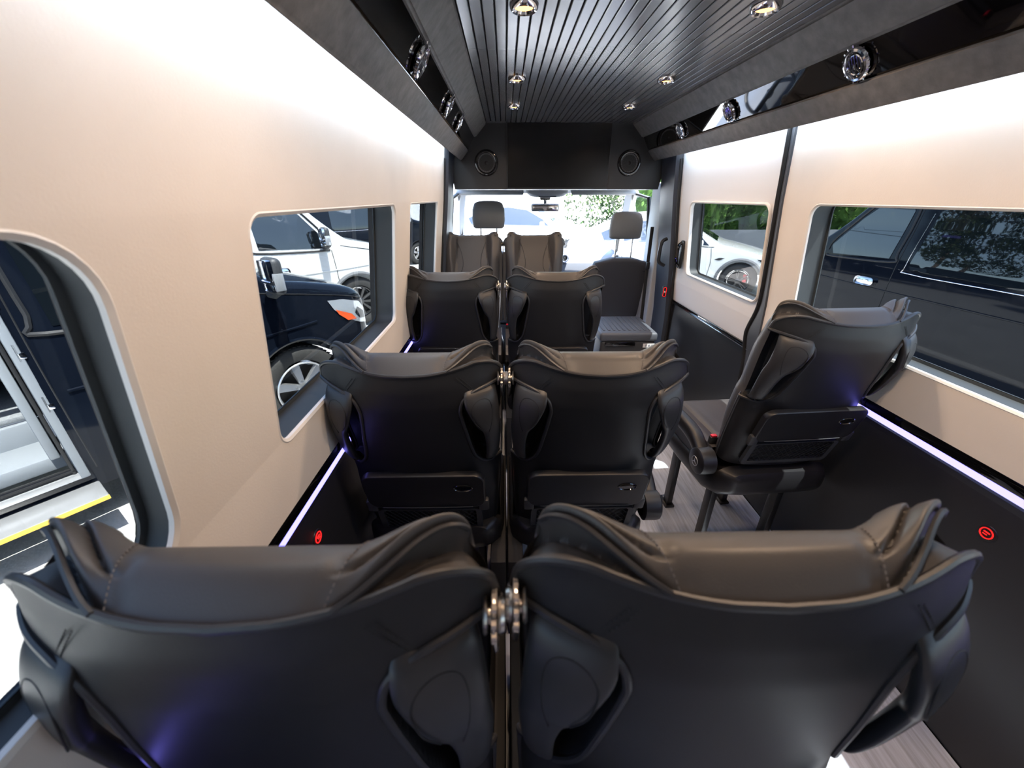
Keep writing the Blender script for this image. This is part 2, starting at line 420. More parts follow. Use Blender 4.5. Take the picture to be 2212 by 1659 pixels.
# ---------------------------------------------------------------- bulkhead with TV and speakers
mb=MB()
poly=[(-.765,1.52),(.765,1.52),(.80,1.70),(.78,1.80),(.60,1.96),(-.60,1.96),(-.78,1.80),(-.80,1.70)]
mb.prism([(x,0,z) for x,z in poly],(0,3.30,0),(0,3.62,0))
struct(mb.build('wall_overhead','panel',smooth=False),'matte black overhead bulkhead above the cab opening','bulkhead')
mb=MB(); mb.box((0,3.292,1.732),(.75,.02,.424),.003); tv=mb.build('television','panel'); tag(tv,'black flat television screen set between two speakers','television')
mb=MB(); mb.box((0,3.2805,1.735),(.738,.003,.408)); mb.build('screen','tv',tv,smooth=False)
for x,sdn in ((-.525,'left'),(.525,'right')):
    r=empty('speaker',(x,3.30,1.694)); tag(r,'round black speaker %s of the television screen'%sdn,'speaker','speakers beside the screen')
    mb=MB(); mb.lathe([(.062,-.002),(.064,-.010),(.072,-.012),(.082,-.010),(.087,0)],axis='Y',seg=48); mb.build('rim','gloss',r)
    mb=MB(); mb.lathe([(.0,.012),(.02,.012),(.062,-.003)],axis='Y',seg=40); mb.build('cone','cone',r)
    mb=MB(); mb.lathe([(.0,-.004),(.012,-.002),(.020,.006),(.021,.012)],axis='Y',seg=32); mb.build('dust_cap','plastic',r)
    mb=MB()
    for k in range(24):
        a=2*PI*k/24; mb.tube([(.064*math.cos(a),-.006,.064*math.sin(a)),(.02*math.cos(a+.25),-.002,.02*math.sin(a+.25))],.0008,4)
    mb.build('grille_bars','rubber',r)
    mb=MB(); mb.box((0,-.0125,-.077),(.014,.001,.004)); mb.build('badge','silver',r)
# ---------------------------------------------------------------- sliding door, right side
dr=MB(); s=sheet([(1.90,.755),(3.0,.755),(3.0,1.80),(1.90,1.80)],[rrect(*DOORW)],lambda y,z:lin(z)+.012,.014,ZC)
d=s.build('door_1','door_liner',smooth=False); struct(d,'white leather sliding door lining with rounded window','door')
s=sheet([(1.98,0),(3.0,0),(3.0,.735),(1.98,.735)],[],lambda y,z:.905,.02,[]); s.build('lower_panel','dpanel',d,smooth=False)
mb=MB(); mb.box((.897,2.46,.752),(.016,1.06,.016),.003); mb.build('gloss_moulding','gloss',d)
mb=MB(); mb.box((.893,2.46,.738),(.016,1.06,.007),.003); mb.build('chrome_moulding','chrome',d)
# door handle
mb=MB(); mb.box((.852,2.885,1.10),(.022,.05,.19),.01); hh=mb.build('door_handle','plastic',d)
mb=MB(); mb.tube(spline([(.845,2.885,1.18),(.822,2.88,1.16),(.82,2.88,1.10),(.825,2.88,1.04),(.848,2.885,1.02)],5),.011,8); mb.build('pull','gloss',hh)
window(5,DOORW,1,'rounded window in the white sliding door, white car behind it').parent=None
# rear post with the seal
mb=MB()
pts=[(1.93,.0),(1.93,.55),(1.96,.80),(1.90,.98),(1.885,1.2),(1.88,1.5),(1.885,1.80)]
sp=spline([(0,y,z) for y,z in pts],8)
rows=[[(lin(p.z)+.004,p.y,p.z) for p in sp],[(lin(p.z)-.004,lerp(1.84,1.9,sstep(.9,.4,p.z)*.1),p.z) for p in sp]]
rows=[[(lin(p.z)+.05,p.y,p.z) for p in sp],[(lin(p.z)+.0,p.y+.006,p.z) for p in sp],[(lin(p.z)-.006,p.y-.012,p.z) for p in sp],[(lin(p.z)-.008,1.855,p.z) for p in sp],[(lin(p.z)+.02,1.845,p.z) for p in sp]]
mb.grid(rows); po=mb.build('wall_right_post','post',ang=60); struct(po,'dark grey post behind the sliding door opening','pillar')
mb=MB(); mb.tube([(lin(p.z)-.004,p.y+.010,p.z) for p in sp],.010,8); mb.build('rubber_seal','rubber',po)
# front post of the sliding door (with grab handle and button) and left counterpart
for sgn,nm in ((1,'right'),(-1,'left')):
    mb=MB(); rows=[]
    for z in (0,.3,.6,.9,1.2,1.45,1.50,1.6,1.71,1.80):
        L=lin(z)+.03; t=.0 if z>1.5 else .012*sstep(1.5,1.45,z)
        rows.append([(sgn*(L+.03),3.01,z),(sgn*(L-.02),3.005,z),(sgn*(L-.055),3.03,z),(sgn*(L-.06+t*0),3.12,z),(sgn*(L-.065),3.26,z),(sgn*(L-.04),3.33,z),(sgn*(L+.04),3.35,z)])
    mb.grid(rows); p=mb.build('wall_%s_front_post'%nm,'pillar',ang=50); struct(p,'navy black post between passenger cabin and cab, %s side'%nm,'pillar')
    mb=MB(); mb.tube([(sgn*(lin(z)+.0),2.998,z) for z in (.0,.5,1,1.4,1.70)],.012,8); mb.build('rubber_seal','rubber',p)
    if sgn>0:
        mb=MB(); mb.tube(spline([(.80,3.06,1.19),(.765,3.05,1.17),(.758,3.05,1.10),(.762,3.05,1.03),(.81,3.06,1.0)],6),.013,8); tag(mb.build('grab_handle','plastic'),'black grab handle on the post before the sliding door','handle')
        mb=MB(); mb.box((.829,3.03,.79+.02),(.03,.04,.085),.012); b=mb.build('door_button','plastic'); tag(b,'small black push button with red border on the door post','button')
        mb=MB(); mb.tube([(.817,3.008+.0,.81)]*1+[(.817,3.008,.82)],.002,4); mb.bm.clear()
        mb.tube([(.829+p_[0],3.0088,.81+p_[1]) for p_ in rrect(-.011,.011,-.034,.034,.009)],.0016,5,closed=True); mb.build('red_outline','redled',b)
        mb=MB(); mb.box((.829,3.009,.812),(.010,.002,.012)); mb.build('symbol','white',b)
# round red buttons in the lower panels
def round_button(x,y,z,sg,lb):
    r=empty('panel_button',(x,y,z)); tag(r,lb,'button','red lit panel buttons')
    mb=MB(); mb.lathe([(0,-sg*.002),(.016,-sg*.003),(.021,-sg*.002),(.022,0)],axis='X',seg=32); mb.build('bezel','plastic',r)
    mb=MB(); mb.tube([(-sg*.004,.0145*math.cos(a*PI/12),.0145*math.sin(a*PI/12)) for a in range(24)],.0016,5,closed=True); mb.build('lit_ring','redled',r)
    mb=MB(); mb.box((-sg*.004,0,.003),(.002,.014,.003)); mb.box((-sg*.004,.002,-.004),(.002,.010,.002)); mb.build('lit_symbol','redled',r)

round_button(-.892,.772,.659,-1,'small round red lit button low on the left wall panel')
round_button(.892,.757,.659,1,'small round red lit button low on the right wall panel')

# rear end behind the camera
mb=MB(); mb.box((0,YB-.03,.98),(1.79,.05,2.0))
struct(mb.build('wall_rear','liner',smooth=False),'closed rear doors behind the camera','wall')
# ================================================================ passenger seats
T0=.736
WT=[(0,.208),(.15,.224),(.3,.232),(.45,.237),(.58,.246),(.67,.246),(.736,.231)]
RD=[(0,.050),(.15,.060),(.35,.068),(.55,.076),(.68,.074),(.74,.061)]
TB=.055     # lower edge of the shell
def tp(a):      # height of the welt along the top, a=|x|/W
    base=T0-.002-.015*(1-min(1,a/.74)**2)
    if a>.74: base-= .034*(1-math.sqrt(max(0,1-((a-.74)/.26)**2)))
    return base
def se(p,e): return math.copysign(abs(p)**(2/e),p)
def bf(a,t):
    """how far back the shell stands across its width (a=|x|/W), squarer low down, bowed at the top"""
    ph=math.acos(min(1,abs(a))**(4.6/2)); sq=abs(se(math.sin(ph),3.2))
    rd=max(0,1-abs(a)**2.4); md=max(0,1-abs(a)**3.2)**.75
    low=lerp(sq,md,sstep(.24,.38,t))
    return lerp(low,rd*.9+.1*sq,sstep(.62,.73,t))
def pocket(x,y,t):
    """1 inside the handle pocket"""
    W_=sitp(WT,t); e=W_-abs(x)
    lim=itp([(.385,.0),(.40,.050),(.44,.074),(.52,.094),(.595,.110),(.622,.113),(.653,.096),(.669,.05),(.675,0)],t)
    if lim<=0: return 0
    s1=sstep(lim+.003,lim-.012,e); s2=sstep(.385,.402,t)*sstep(.675,.663,t)
    s3=sstep(.012,-.004,y)
    return s1*s2*s3
def shell_pt(u,v):
    # u in 0..1 around the rear half, from left side edge to right side edge
    ph=PI*u; a=se(math.cos(ph),4.6); b=abs(se(math.sin(ph),3.2))
    top=tp(min(1,abs(a)))
    t=TB+(top-TB)*v
    W_=sitp(WT,t); x=-W_*a; bow=.016*(1-(a*a)); b=bf(a,t)
    y=-(sitp(RD,t))*b-bow*b
    y+=.010*sstep(.93,1.0,v)*b
    # soft sag below the welt
    y+=.004*sstep(.86,.94,v)*sstep(1.0,.94,v)*b
    m=pocket(x,y,t)
    if m:
        x-=math.copysign(m*.018,x); y+=m*.048; y=min(y,.012)
    return Vector((x,y,t))
def rear_shell():
    mb=MB(); NU,NV=120,110
    us=[i/NU for i in range(NU+1)]
    rows=[[shell_pt(u,j/NV) for u in us] for j in range(NV+1)]
    V=mb.grid(rows)
    bot=[mb.bm.verts.new((p.x*.96,min(p.y+.02,.02),p.z+.002)) for p in rows[0]]
    for i in range(NU): mb.bm.faces.new([V[0][i],bot[i],bot[i+1],V[0][i+1]])
    return mb.mesh('back_shell','leather',ang=60)
def top_edge(u): return shell_pt(u,1.0)
def front_top(u,thick=.020):
    ph=PI*u; a=se(math.cos(ph),4.6); b=abs(se(math.sin(ph),5.0))
    ax=abs(a); x=-.234*a
    ear=sstep(.42,.80,ax)
    t=.732+.012*ear*sstep(1.0,.86,ax)-.034*(1-math.sqrt(max(0,1-max(0,(ax-.80)/.20)**2)))
    y=(thick+.034*ear)*b+.0
    return Vector((x,y,t))
def arc_y(ax):      # plan of the wing arc: depth fraction at |x|
    return itp([(.100,.0),(.120,.10),(.150,.30),(.180,.52),(.205,.74),(.222,1.0)],ax)
def cushion():
    mb=MB(); NU=110; us=[i/NU for i in range(NU+1)]
    rows=[]
    NC=44
    for j in range(NC+1):
        b=j/NC; row=[]
        for u in us:
            r_=top_edge(u); f=front_top(u)
            r_=Vector((r_.x*.985,r_.y+.004,r_.z-.002))
            p=r_.lerp(f,b)
            ax=abs(p.x); bb=arc_y(ax) if ax>.1 else -1
            # signed distance to the arc in depth fraction: >0 in front (pad side)
            sdv=(b-bb)
            gus=lerp(r_.z,f.z-.03,b)          # gusset level behind the wing
            dome=math.sin(PI*min(1,b*1.0))**.6 if 0<b<1 else 0
            pad=lerp(r_.z,f.z,sstep(0,.6,b))+.012*dome
            if ax>.1:
                side=sstep(-.04,.07,sdv)
                ridge=.009*math.exp(-((sdv-.13)/.11)**2)*sstep(.105,.16,ax)
                z=lerp(gus,pad+ridge,side)
                # second seam in front of the ridge
                z-=.010*math.exp(-((sdv-.36)/.045)**2)*sstep(.09,.13,ax)
                z-=.004*math.exp(-((sdv-.0)/.05)**2)
            else:
                z=pad
            # stitch line between wing and centre section
            xs_=.088+.022*b
            z-=.0045*math.exp(-((ax-xs_)/.0035)**2)*dome
            k=sstep(.93,1.0,abs(2*u-1))
            p.z=lerp(z,p.z,k*.6)
            row.append(p)
        rows.append(row)
    # front face
    NF=70
    for j in range(1,NF+1):
        v=1-j/NF; row=[]
        for u in us:
            f=front_top(u); t=.02+(f.z-.02)*v
            ph=PI*u; a=se(math.cos(ph),4.6); b=abs(se(math.sin(ph),3.2)); ax=abs(a)
            W_=sitp(WT,min(t,.736))*.985-.006*sstep(.38,.42,t)*sstep(.69,.64,t)
            wing=sstep(.50,.72,ax)
            d=lerp(.020,.055,sstep(.73,.4,t))+.034*wing*sstep(.10,.3,t)*sstep(.74,.55,t)+.034*wing*sstep(.4,.7,t)
            x=-W_*a; y=d*b
            # seams
            axm=abs(x)
            y-=.008*math.exp(-((axm-lerp(.155,.118,sstep(.3,.7,t)))/.004)**2)*sstep(.0,.05,t)
            if t<.43 and axm<.13:
                arch=.43-.05*(axm/.13)**4
                if t<arch:
                    q=abs((axm/.0325)%1-.5)*2     # vertical channels
                    y+=.006*(1-q**6)-.003
            y-=.008*math.exp(-((t-(.43-.05*(min(axm,.13)/.13)**4))/.005)**2)*(1 if axm<.135 else 0)
            row.append(Vector((x,y,t)))
        rows.append(row)
    mb.grid(rows)
    return mb.mesh('front_cushion','leather_lit',ang=70)
def welt_mesh():
    mb=MB(); pts=[]
    n=30
    for j in range(n): 
        p=shell_pt(0,j/n); pts.append(p)
    for i in range(121): pts.append(shell_pt(i/120,1.0))
    for j in range(n-1,-1,-1): pts.append(shell_pt(1,j/n))
    pts=[p+Vector((0,.002,.001)) for p in pts]
    q=[pts[0]]
    for p in pts[1:]:
        if (p-q[-1]).length>.004: q.append(p)
    mb.tube(q,.0052,8); return mb.mesh('welt','welt')
def wing_welt(sg):
    """thin welt running along the arc of the wing on the head end"""
    mb=MB(); pts=[]
    for k in range(25):
        f=k/24; ax=lerp(.104,.216,f); b=arc_y(ax)
        # find u giving this |x|
        lo,hi=0.0,.5
        for _ in range(30):
            mi=(lo+hi)/2; xx=abs(top_edge(mi).lerp(front_top(mi),b).x)
            if xx>ax: lo=mi
            else: hi=mi
        r_=top_edge(lo); ft=front_top(lo); p=r_.lerp(ft,b)
        z=lerp(r_.z,ft.z,sstep(0,.6,b))+.012*(math.sin(PI*b)**.6 if 0<b<1 else 0)
        pts.append(Vector((sg*ax,p.y-.002,lerp(p.z,z+.003,.8))))
    mb.tube(pts,.0035,6); return mb.mesh('wing_welt','welt')
def front_pt(x,t,o=0):
    W_=sitp(WT,min(t,.736))*.985; a=min(.999,abs(x)/W_); ph=math.acos(a**(4.6/2)); b=abs(se(math.sin(ph),5.0))
    wing=sstep(.50,.72,a)
    d=lerp(.020,.055,sstep(.73,.4,t))+.034*wing*sstep(.10,.3,t)*sstep(.74,.55,t)+.034*wing*sstep(.4,.7,t)
    return (x,d*b+o,t)
def front_seams():
    mb=MB()
    for sg in (-1,1):
        mb.tube([front_pt(sg*lerp(.155,.118,sstep(.3,.7,t)),t,-.001) for t in [.05+.66*k/30 for k in range(31)]],.0035,6)
        mb.tube(spline([front_pt(sg*e,t,.0) for e,t in ((.118,.70),(.085,.62),(.070,.54),(.085,.48),(.120,.44))],6),.003,6)
    mb.tube([front_pt(x,.43-.05*(abs(x)/.13)**4,0) for x in [-.13+.26*k/24 for k in range(25)]],.003,6)
    return mb.mesh('front_seam','welt')
def ring_mesh(sg):
    mb=MB(); pts=[]
    # boundary of the pocket
    tab=[(.675,0.0),(.673,.035),(.666,.075),(.649,.104),(.622,.114),(.595,.112),(.52,.096),(.44,.076),(.40,.051),(.388,.027),(.384,0)]
    def surf(e,t):
        W_=sitp(WT,t); xx=W_-e; a=min(.9999,xx/W_)
        b=bf(a,t)
        y=-(sitp(RD,t)+.016*(1-a*a))*b
        return Vector((sg*xx,y-.001,t))
    pts=[surf(max(e,.0008),t) for t,e in tab]
    pts=[Vector((pts[0].x,.005,pts[0].z))]+pts+[Vector((pts[-1].x,.005,pts[-1].z))]
    mb.tube(spline(pts,6),.0050,8); return mb.mesh('pocket_welt','welt')
def grip_mesh(sg):
    mb=MB(); rows=[]
    # centre (x from seat edge inward e, y, t), half width, half thickness
    K=[(.062,-.036,.671,.037,.012),(.061,-.050,.660,.041,.015),(.058,-.061,.637,.042,.018),(.050,-.066,.606,.038,.018),(.039,-.065,.567,.031,.017),(.029,-.059,.540,.025,.016),(.023,-.053,.495,.021,.015),(.022,-.047,.450,.019,.014),(.025,-.038,.412,.017,.013),(.028,-.024,.396,.016,.013)]
    n=40
    for k in range(n+1):
        f=k/n*(len(K)-1)
        tab=[[(i,K[i][c]) for i in range(len(K))] for c in range(5)]
        e,y,t,hw,ht=[sitp(tt,f) for tt in tab]
        W_=sitp(WT,t); cx=sg*(W_-e)
        row=[]
        for q in range(24):
            a=2*PI*q/24; dx=se(math.cos(a),2.9)*hw; dy=se(math.sin(a),2.6)*ht
            # facing plane slightly turned outward
            row.append(Vector((cx+dx,y+dy+sg*dx*.52,t)))
        rows.append(row)
    V=mb.grid(rows,closeu=True); mb.bm.faces.new(V[0]); mb.bm.faces.new(V[-1][::-1])
    return mb.mesh('grip_handle','grip')
def grip_seam(sg):
    mb=MB()
    K=[(.036,.545),(.030,.58),(.031,.622),(.040,.644),(.058,.650),(.076,.643),(.083,.624),(.074,.59),(.058,.565)]
    pts=[]
    for e,t in K:
        W_=sitp(WT,t); xx=W_-e
        ce,cy,hw=itp([(.495,.023),(.54,.029),(.567,.039),(.606,.050),(.637,.058),(.660,.061)],t),itp([(.495,-.053),(.54,-.059),(.567,-.065),(.606,-.066),(.637,-.061),(.660,-.050)],t),.04
        cx=W_-ce; pts.append((sg*xx,cy-.0168+(xx-cx)*.52,t))
    mb.tube(spline(pts,5),.0012,5); return mb.mesh('grip_seam','rubber')
def plug_mesh(sg):
    mb=MB(); W_=sitp(WT,.41); mb.lathe([(0,-.010),(.009,-.010),(.011,-.006),(.012,.01)],c=(sg*(W_-.030),-.036,.408),axis='Y',seg=16); return mb.mesh('screw_cap','gloss')
def stitches(sg):
    mb=MB()
    for off in (-.005,.005):
        for k in range(9):
            f=(k+.15)/9; f2=(k+.75)/9
            def P(f):
                x=.132+.034*f+off; t=lerp(.712,.672,f)
                W_=sitp(WT,t); a=min(1,x/W_); b=bf(a,t)
                return (sg*x,-(sitp(RD,t)+.016*(1-a*a))*b+.002,t-(0 if off<0 else .003))
            mb.tube([P(f),P(f2)],.0009,4)
    return mb.mesh('stitching','rubber')
def pad_thread(sg):
    mb=MB()
    for _q in (0,):
        for k in range(16):
            P=[]
            for b in ((k+.1)/16,(k+.65)/16):
                xs_=.094+.022*b; lo,hi=0.0,.5
                for _ in range(26):
                    mi=(lo+hi)/2; xx=abs(top_edge(mi).lerp(front_top(mi),b).x)
                    if xx>xs_: lo=mi
                    else: hi=mi
                r_=top_edge(lo); f=front_top(lo); z=lerp(r_.z,f.z,sstep(0,.6,b))+.012*(math.sin(PI*b)**.6 if 0<b<1 else 0)
                P.append((sg*xs_,r_.lerp(f,b).y,z+.0006))
            mb.tube(P,.0008,4)
    return mb.mesh('stitching','thread')

def yb(t): return -(sitp(RD,t)+.0155)
def tray_mesh():
    mb=MB(); t0,t1=.230,.385; P=[]
    pts=rrect(-.188,.188,t0,t1,.035,6)
    # hole for the cup recess kept as a dimple
    def S(x,t,o): return Vector((x,yb(t)-o+.10*x*x,t))
    rows=[]
    for o,sc_ in ((-.004,1.0),(.012,1.0),(.016,.985),(.017,.97)):
        rows.append([S(x*sc_,(t-.3075)*sc_+.3075,o) for x,t in pts])
    rows.append(rows[0]); V=mb.grid(rows[:-1],closeu=True)
    # face as grid fan
    c=[rows[3]]
    for s_ in (.8,.55,.3,.1):
        c.append([S(x*.97*s_,(t-.3075)*.97*s_+.3075,.0165) for x,t in pts])
    V2=mb.grid(c,closeu=True); mb.bm.faces.new(V2[-1])
    return mb.mesh('folding_tray','plastic',ang=35)
def tray_edge():  # highlight along the tray's lower edge, put in as a thin grey tube
    mb=MB(); t=.235; mb.tube([(x,yb(t)-.018+.10*x*x,t) for x in [-.145+.29*k/12 for k in range(13)]],.0016,5); return mb.mesh('tray_highlight','plastic_grey')
def cup_mesh():
    mb=MB(); rows=[]
    cx,ct=.120,.330
    for rx,rt,o in ((.030,.016,-.0180),(.028,.0145,-.0195),(.026,.013,-.017),(.020,.009,-.0172),(.0,.0,-.0172)):
        rows.append([(cx+rx*math.cos(a*PI/16),yb(ct)+o+.10*cx*cx,ct+rt*math.sin(a*PI/16)) for a in range(32)])
    mb.grid(rows,closeu=True); return mb.mesh('cup_recess','gloss')
def hinge_mesh(sg):
    mb=MB(); mb.box((sg*.180,yb(.24)-.004,.235),(.034,.020,.05),.006); return mb.mesh('tray_hinge','plastic_grey')
def netframe_mesh():
    mb=MB(); t0,t1=.082,.208
    out=rrect(-.172,.172,t0,t1,.018,5); inn=rrect(-.153,.153,t0+.018,t1-.004,.010,5)
    rows=[[(x,yb(t)+.10*x*x+o,t) for x,t in L] for L,o in ((out,.004),(out,-.010),(inn,-.010),(inn,.004))]
    mb.grid(rows,closeu=True); return mb.mesh('pocket_frame','plastic_grey',ang=35)
def net_mesh():
    mb=MB(); t0,t1,X=.100,.204,.153
    n=15; st=2*X/n*1.0; sl=1.15
    H=t1-t0
    for s_ in (1,-1):
        x=-X-H/sl
        while x<X:
            a0,b0=x,x+H/sl
            u0,u1=max(a0,-X),min(b0,X)
            if u1>u0:
                f0,f1=(u0-a0)/(b0-a0),(u1-a0)/(b0-a0)
                if s_<0: P=[(u0,t1-f0*H),(u1,t1-f1*H)]
                else: P=[(u0,t0+f0*H),(u1,t0+f1*H)]
                L=[]
                for k in range(5):
                    xx=lerp(P[0][0],P[1][0],k/4); tt=lerp(P[0][1],P[1][1],k/4); L.append((xx,yb(tt)-.006+.10*xx*xx,tt))
                mb.tube(L,.0013,4)
            x+=st
    return mb.mesh('net','net')
def seatpan_mesh():
    mb=MB(); rows=[]
    # lower housing under the cushion, seat coordinates (y forward)
    for y,hw,z0,z1 in ((-.115,.165,.40,.455),(-.105,.19,.375,.475),(-.06,.225,.34,.485),(.0,.235,.325,.44),(.2,.236,.32,.43),(.38,.235,.33,.43),(.43,.22,.36,.42)):
        zc,zh=(z0+z1)/2,(z1-z0)/2
        rows.append([(hw*se(math.cos(a*PI/16),6),y,zc+zh*se(math.sin(a*PI/16),4)) for a in range(32)])
    V=mb.grid(rows,closeu=True); mb.bm.faces.new(V[0]); mb.bm.faces.new(V[-1][::-1]); return mb.mesh('seat_housing','plastic')
def seatcush_mesh():
    mb=MB(); N=48; rows=[]
    for j in range(41):
        b=j/40; y=lerp(.0,.47,b); row=[]
        for i in range(N+1):
            u=-1+2*i/N; x=.222*se(math.sin(u*PI/2),3.2); ax=abs(x)
            edge=sstep(1.0,.93,abs(u)); fe=sstep(1.0,.88,b)
            z=.425+.085*min(edge,1)*(.35+.65*fe)+.020*sstep(.13,.2,ax)*edge
            z-=.010*math.exp(-((ax-.145)/.004)**2)
            if ax<.14 and .12<b<.86: z+=.006*(1-(abs((x/.0325)%1-.5)*2)**6)-.003
            row.append((x,y+.0,z))
        rows.append(row)
    V=mb.grid(rows)
    mb.grid([[ (v.co.x,v.co.y,v.co.z) for v in V[-1]],[(v.co.x*.97,v.co.y-.02,.415) for v in V[-1]]])
    for s_ in (0,-1): mb.grid([[tuple(r[s_].co) for r in V],[(r[s_].co.x*.97,r[s_].co.y,.41) for r in V]])
    return mb.mesh('seat_cushion','leather_lit',ang=70)
def leg_mesh(x,y):
    mb=MB(); mb.box((x,y,.17),(.028,.045,.34),.004); mb.box((x,y+.012,.006),(.05,.09,.012),.004)
    return mb.mesh('leg','leg')
def bolt_mesh(x,y):
    mb=MB(); mb.lathe([(0,.020),(.008,.019),(.011,.012),(.011,.011)],c=(x,y+.038,0),seg=12); return mb.mesh('floor_bolt','chrome')
def arm_mesh(sg):
    mb=MB(); rows=[]
    K=[(-.02,.50,.030),(.06,.545,.032),(.16,.555,.030),(.28,.55,.027),(.36,.535,.022),(.39,.52,.012)]
    sp=spline([(0,a,b) for a,b,c in K],5)
    for k,p in enumerate(sp):
        h=itp([(i*5,K[i][2]) for i in range(6)],k)
        rows.append([(sg*.262+.026*se(math.cos(q*PI/10),3),p.y,p.z+h*se(math.sin(q*PI/10),3)) for q in range(20)])
    V=mb.grid(rows,closeu=True); mb.bm.faces.new(V[0]); mb.bm.faces.new(V[-1][::-1]); return mb.mesh('armrest','plastic')
def hub_mesh(sg):
    mb=MB(); mb.lathe([(0,-.0),(.046,-.001),(.052,-.006),(.054,-.02),(.054,-.058),(.04,-.065)],c=(0,0,0),axis='X',seg=36)
    for v in mb.bm.verts: v.co.x*=sg
    bmesh.ops.translate(mb.bm,vec=(sg*.292,-.02,.485),verts=mb.bm.verts); return mb.mesh('recliner_hub','plastic')
def star_mesh(sg):
    mb=MB(); X=sg*.2935
    mb.tube([(X,-.02+.019*math.cos(a*PI/16),.485+.019*math.sin(a*PI/16)) for a in range(32)],.0012,5,closed=True)
    for k in range(3):
        a=PI/2+k*2*PI/3; t=Vector((0,math.cos(a),math.sin(a))); n=Vector((0,-t.z,t.y)); c=Vector((X,-.02,.485))
        q=[c+n*.0028,c+t*.019,c-n*.0028]; mb.prism([(p.x,p.y,p.z) for p in q],(0,0,0),(sg*.0012,0,0))
    return mb.mesh('star_emblem','silver',smooth=False)
def buckle_mesh(sg):
    mb=MB(); mb.box((sg*.205,.03,.535),(.03,.02,.05),.004); return mb.mesh('belt_buckle','plastic')
def buckle_red(sg):
    mb=MB(); mb.box((sg*.205,.03,.563),(.022,.016,.008),.002); return mb.mesh('release_button','red')
def guide_mesh(sg,parts):
    """steel belt guide on the inner shoulder, along x"""
    x0=.225
    mb=MB()
    if parts==0:
        mb.lathe([(0,0),(.017,.001),(.019,.004),(.017,.008),(.009,.010),(.009,.018),(.0,.018)],axis='X',seg=24)
    elif parts==1:
        mb.lathe([(.010,.014),(.020,.015),(.024,.018),(.024,.022),(.020,.025),(.010,.026)],axis='X',seg=30)
        for k in range(10):
            a=2*PI*k/10; mb.tube([(.016,.022*math.cos(a),.022*math.sin(a)),(.0245,.022*math.cos(a),.022*math.sin(a))],.0050,8)
    elif parts==2:
        mb.lathe([(.008,.026),(.0165,.027),(.018,.032),(.016,.038),(.0,.040)],axis='X',seg=24)
    else:
        mb.tube([(.019,.0,-.020),(.019,-.006,-.036),(.021,-.004,-.052),(.021,.006,-.054)],.0055,8)
    for v in mb.bm.verts: v.co.x*=sg*.6
    bmesh.ops.translate(mb.bm,vec=(sg*(x0-.009),.0,0),verts=mb.bm.verts)
    return mb.mesh(('guide_base','rosette_disc','guide_knob','guide_hook')[parts],'steel')
ME={}
for k_,f_ in dict(shell=rear_shell,cush=cushion,welt=welt_mesh,tray=tray_mesh,lip=tray_edge,cup=cup_mesh,frame=netframe_mesh,net=net_mesh,pan=seatpan_mesh,fs=front_seams,sc=seatcush_mesh).items(): ME[k_]=f_()
for sg in (-1,1):
    for k_,f_ in dict(ring=ring_mesh,grip=grip_mesh,gseam=grip_seam,plug=plug_mesh,st=stitches,hinge=hinge_mesh,arm=arm_mesh,hub=hub_mesh,star=star_mesh,buck=buckle_mesh,red=buckle_red,ww=wing_welt,thr=pad_thread).items(): ME[k_,sg]=f_(sg)
    for q in range(4): ME['guide',sg,q]=guide_mesh(sg,q)
for x,y in ((-.15,.03),(.15,.03),(-.15,.33),(.15,.33)): ME['leg',x,y]=leg_mesh(x,y); ME['bolt',x,y]=bolt_mesh(x,y)
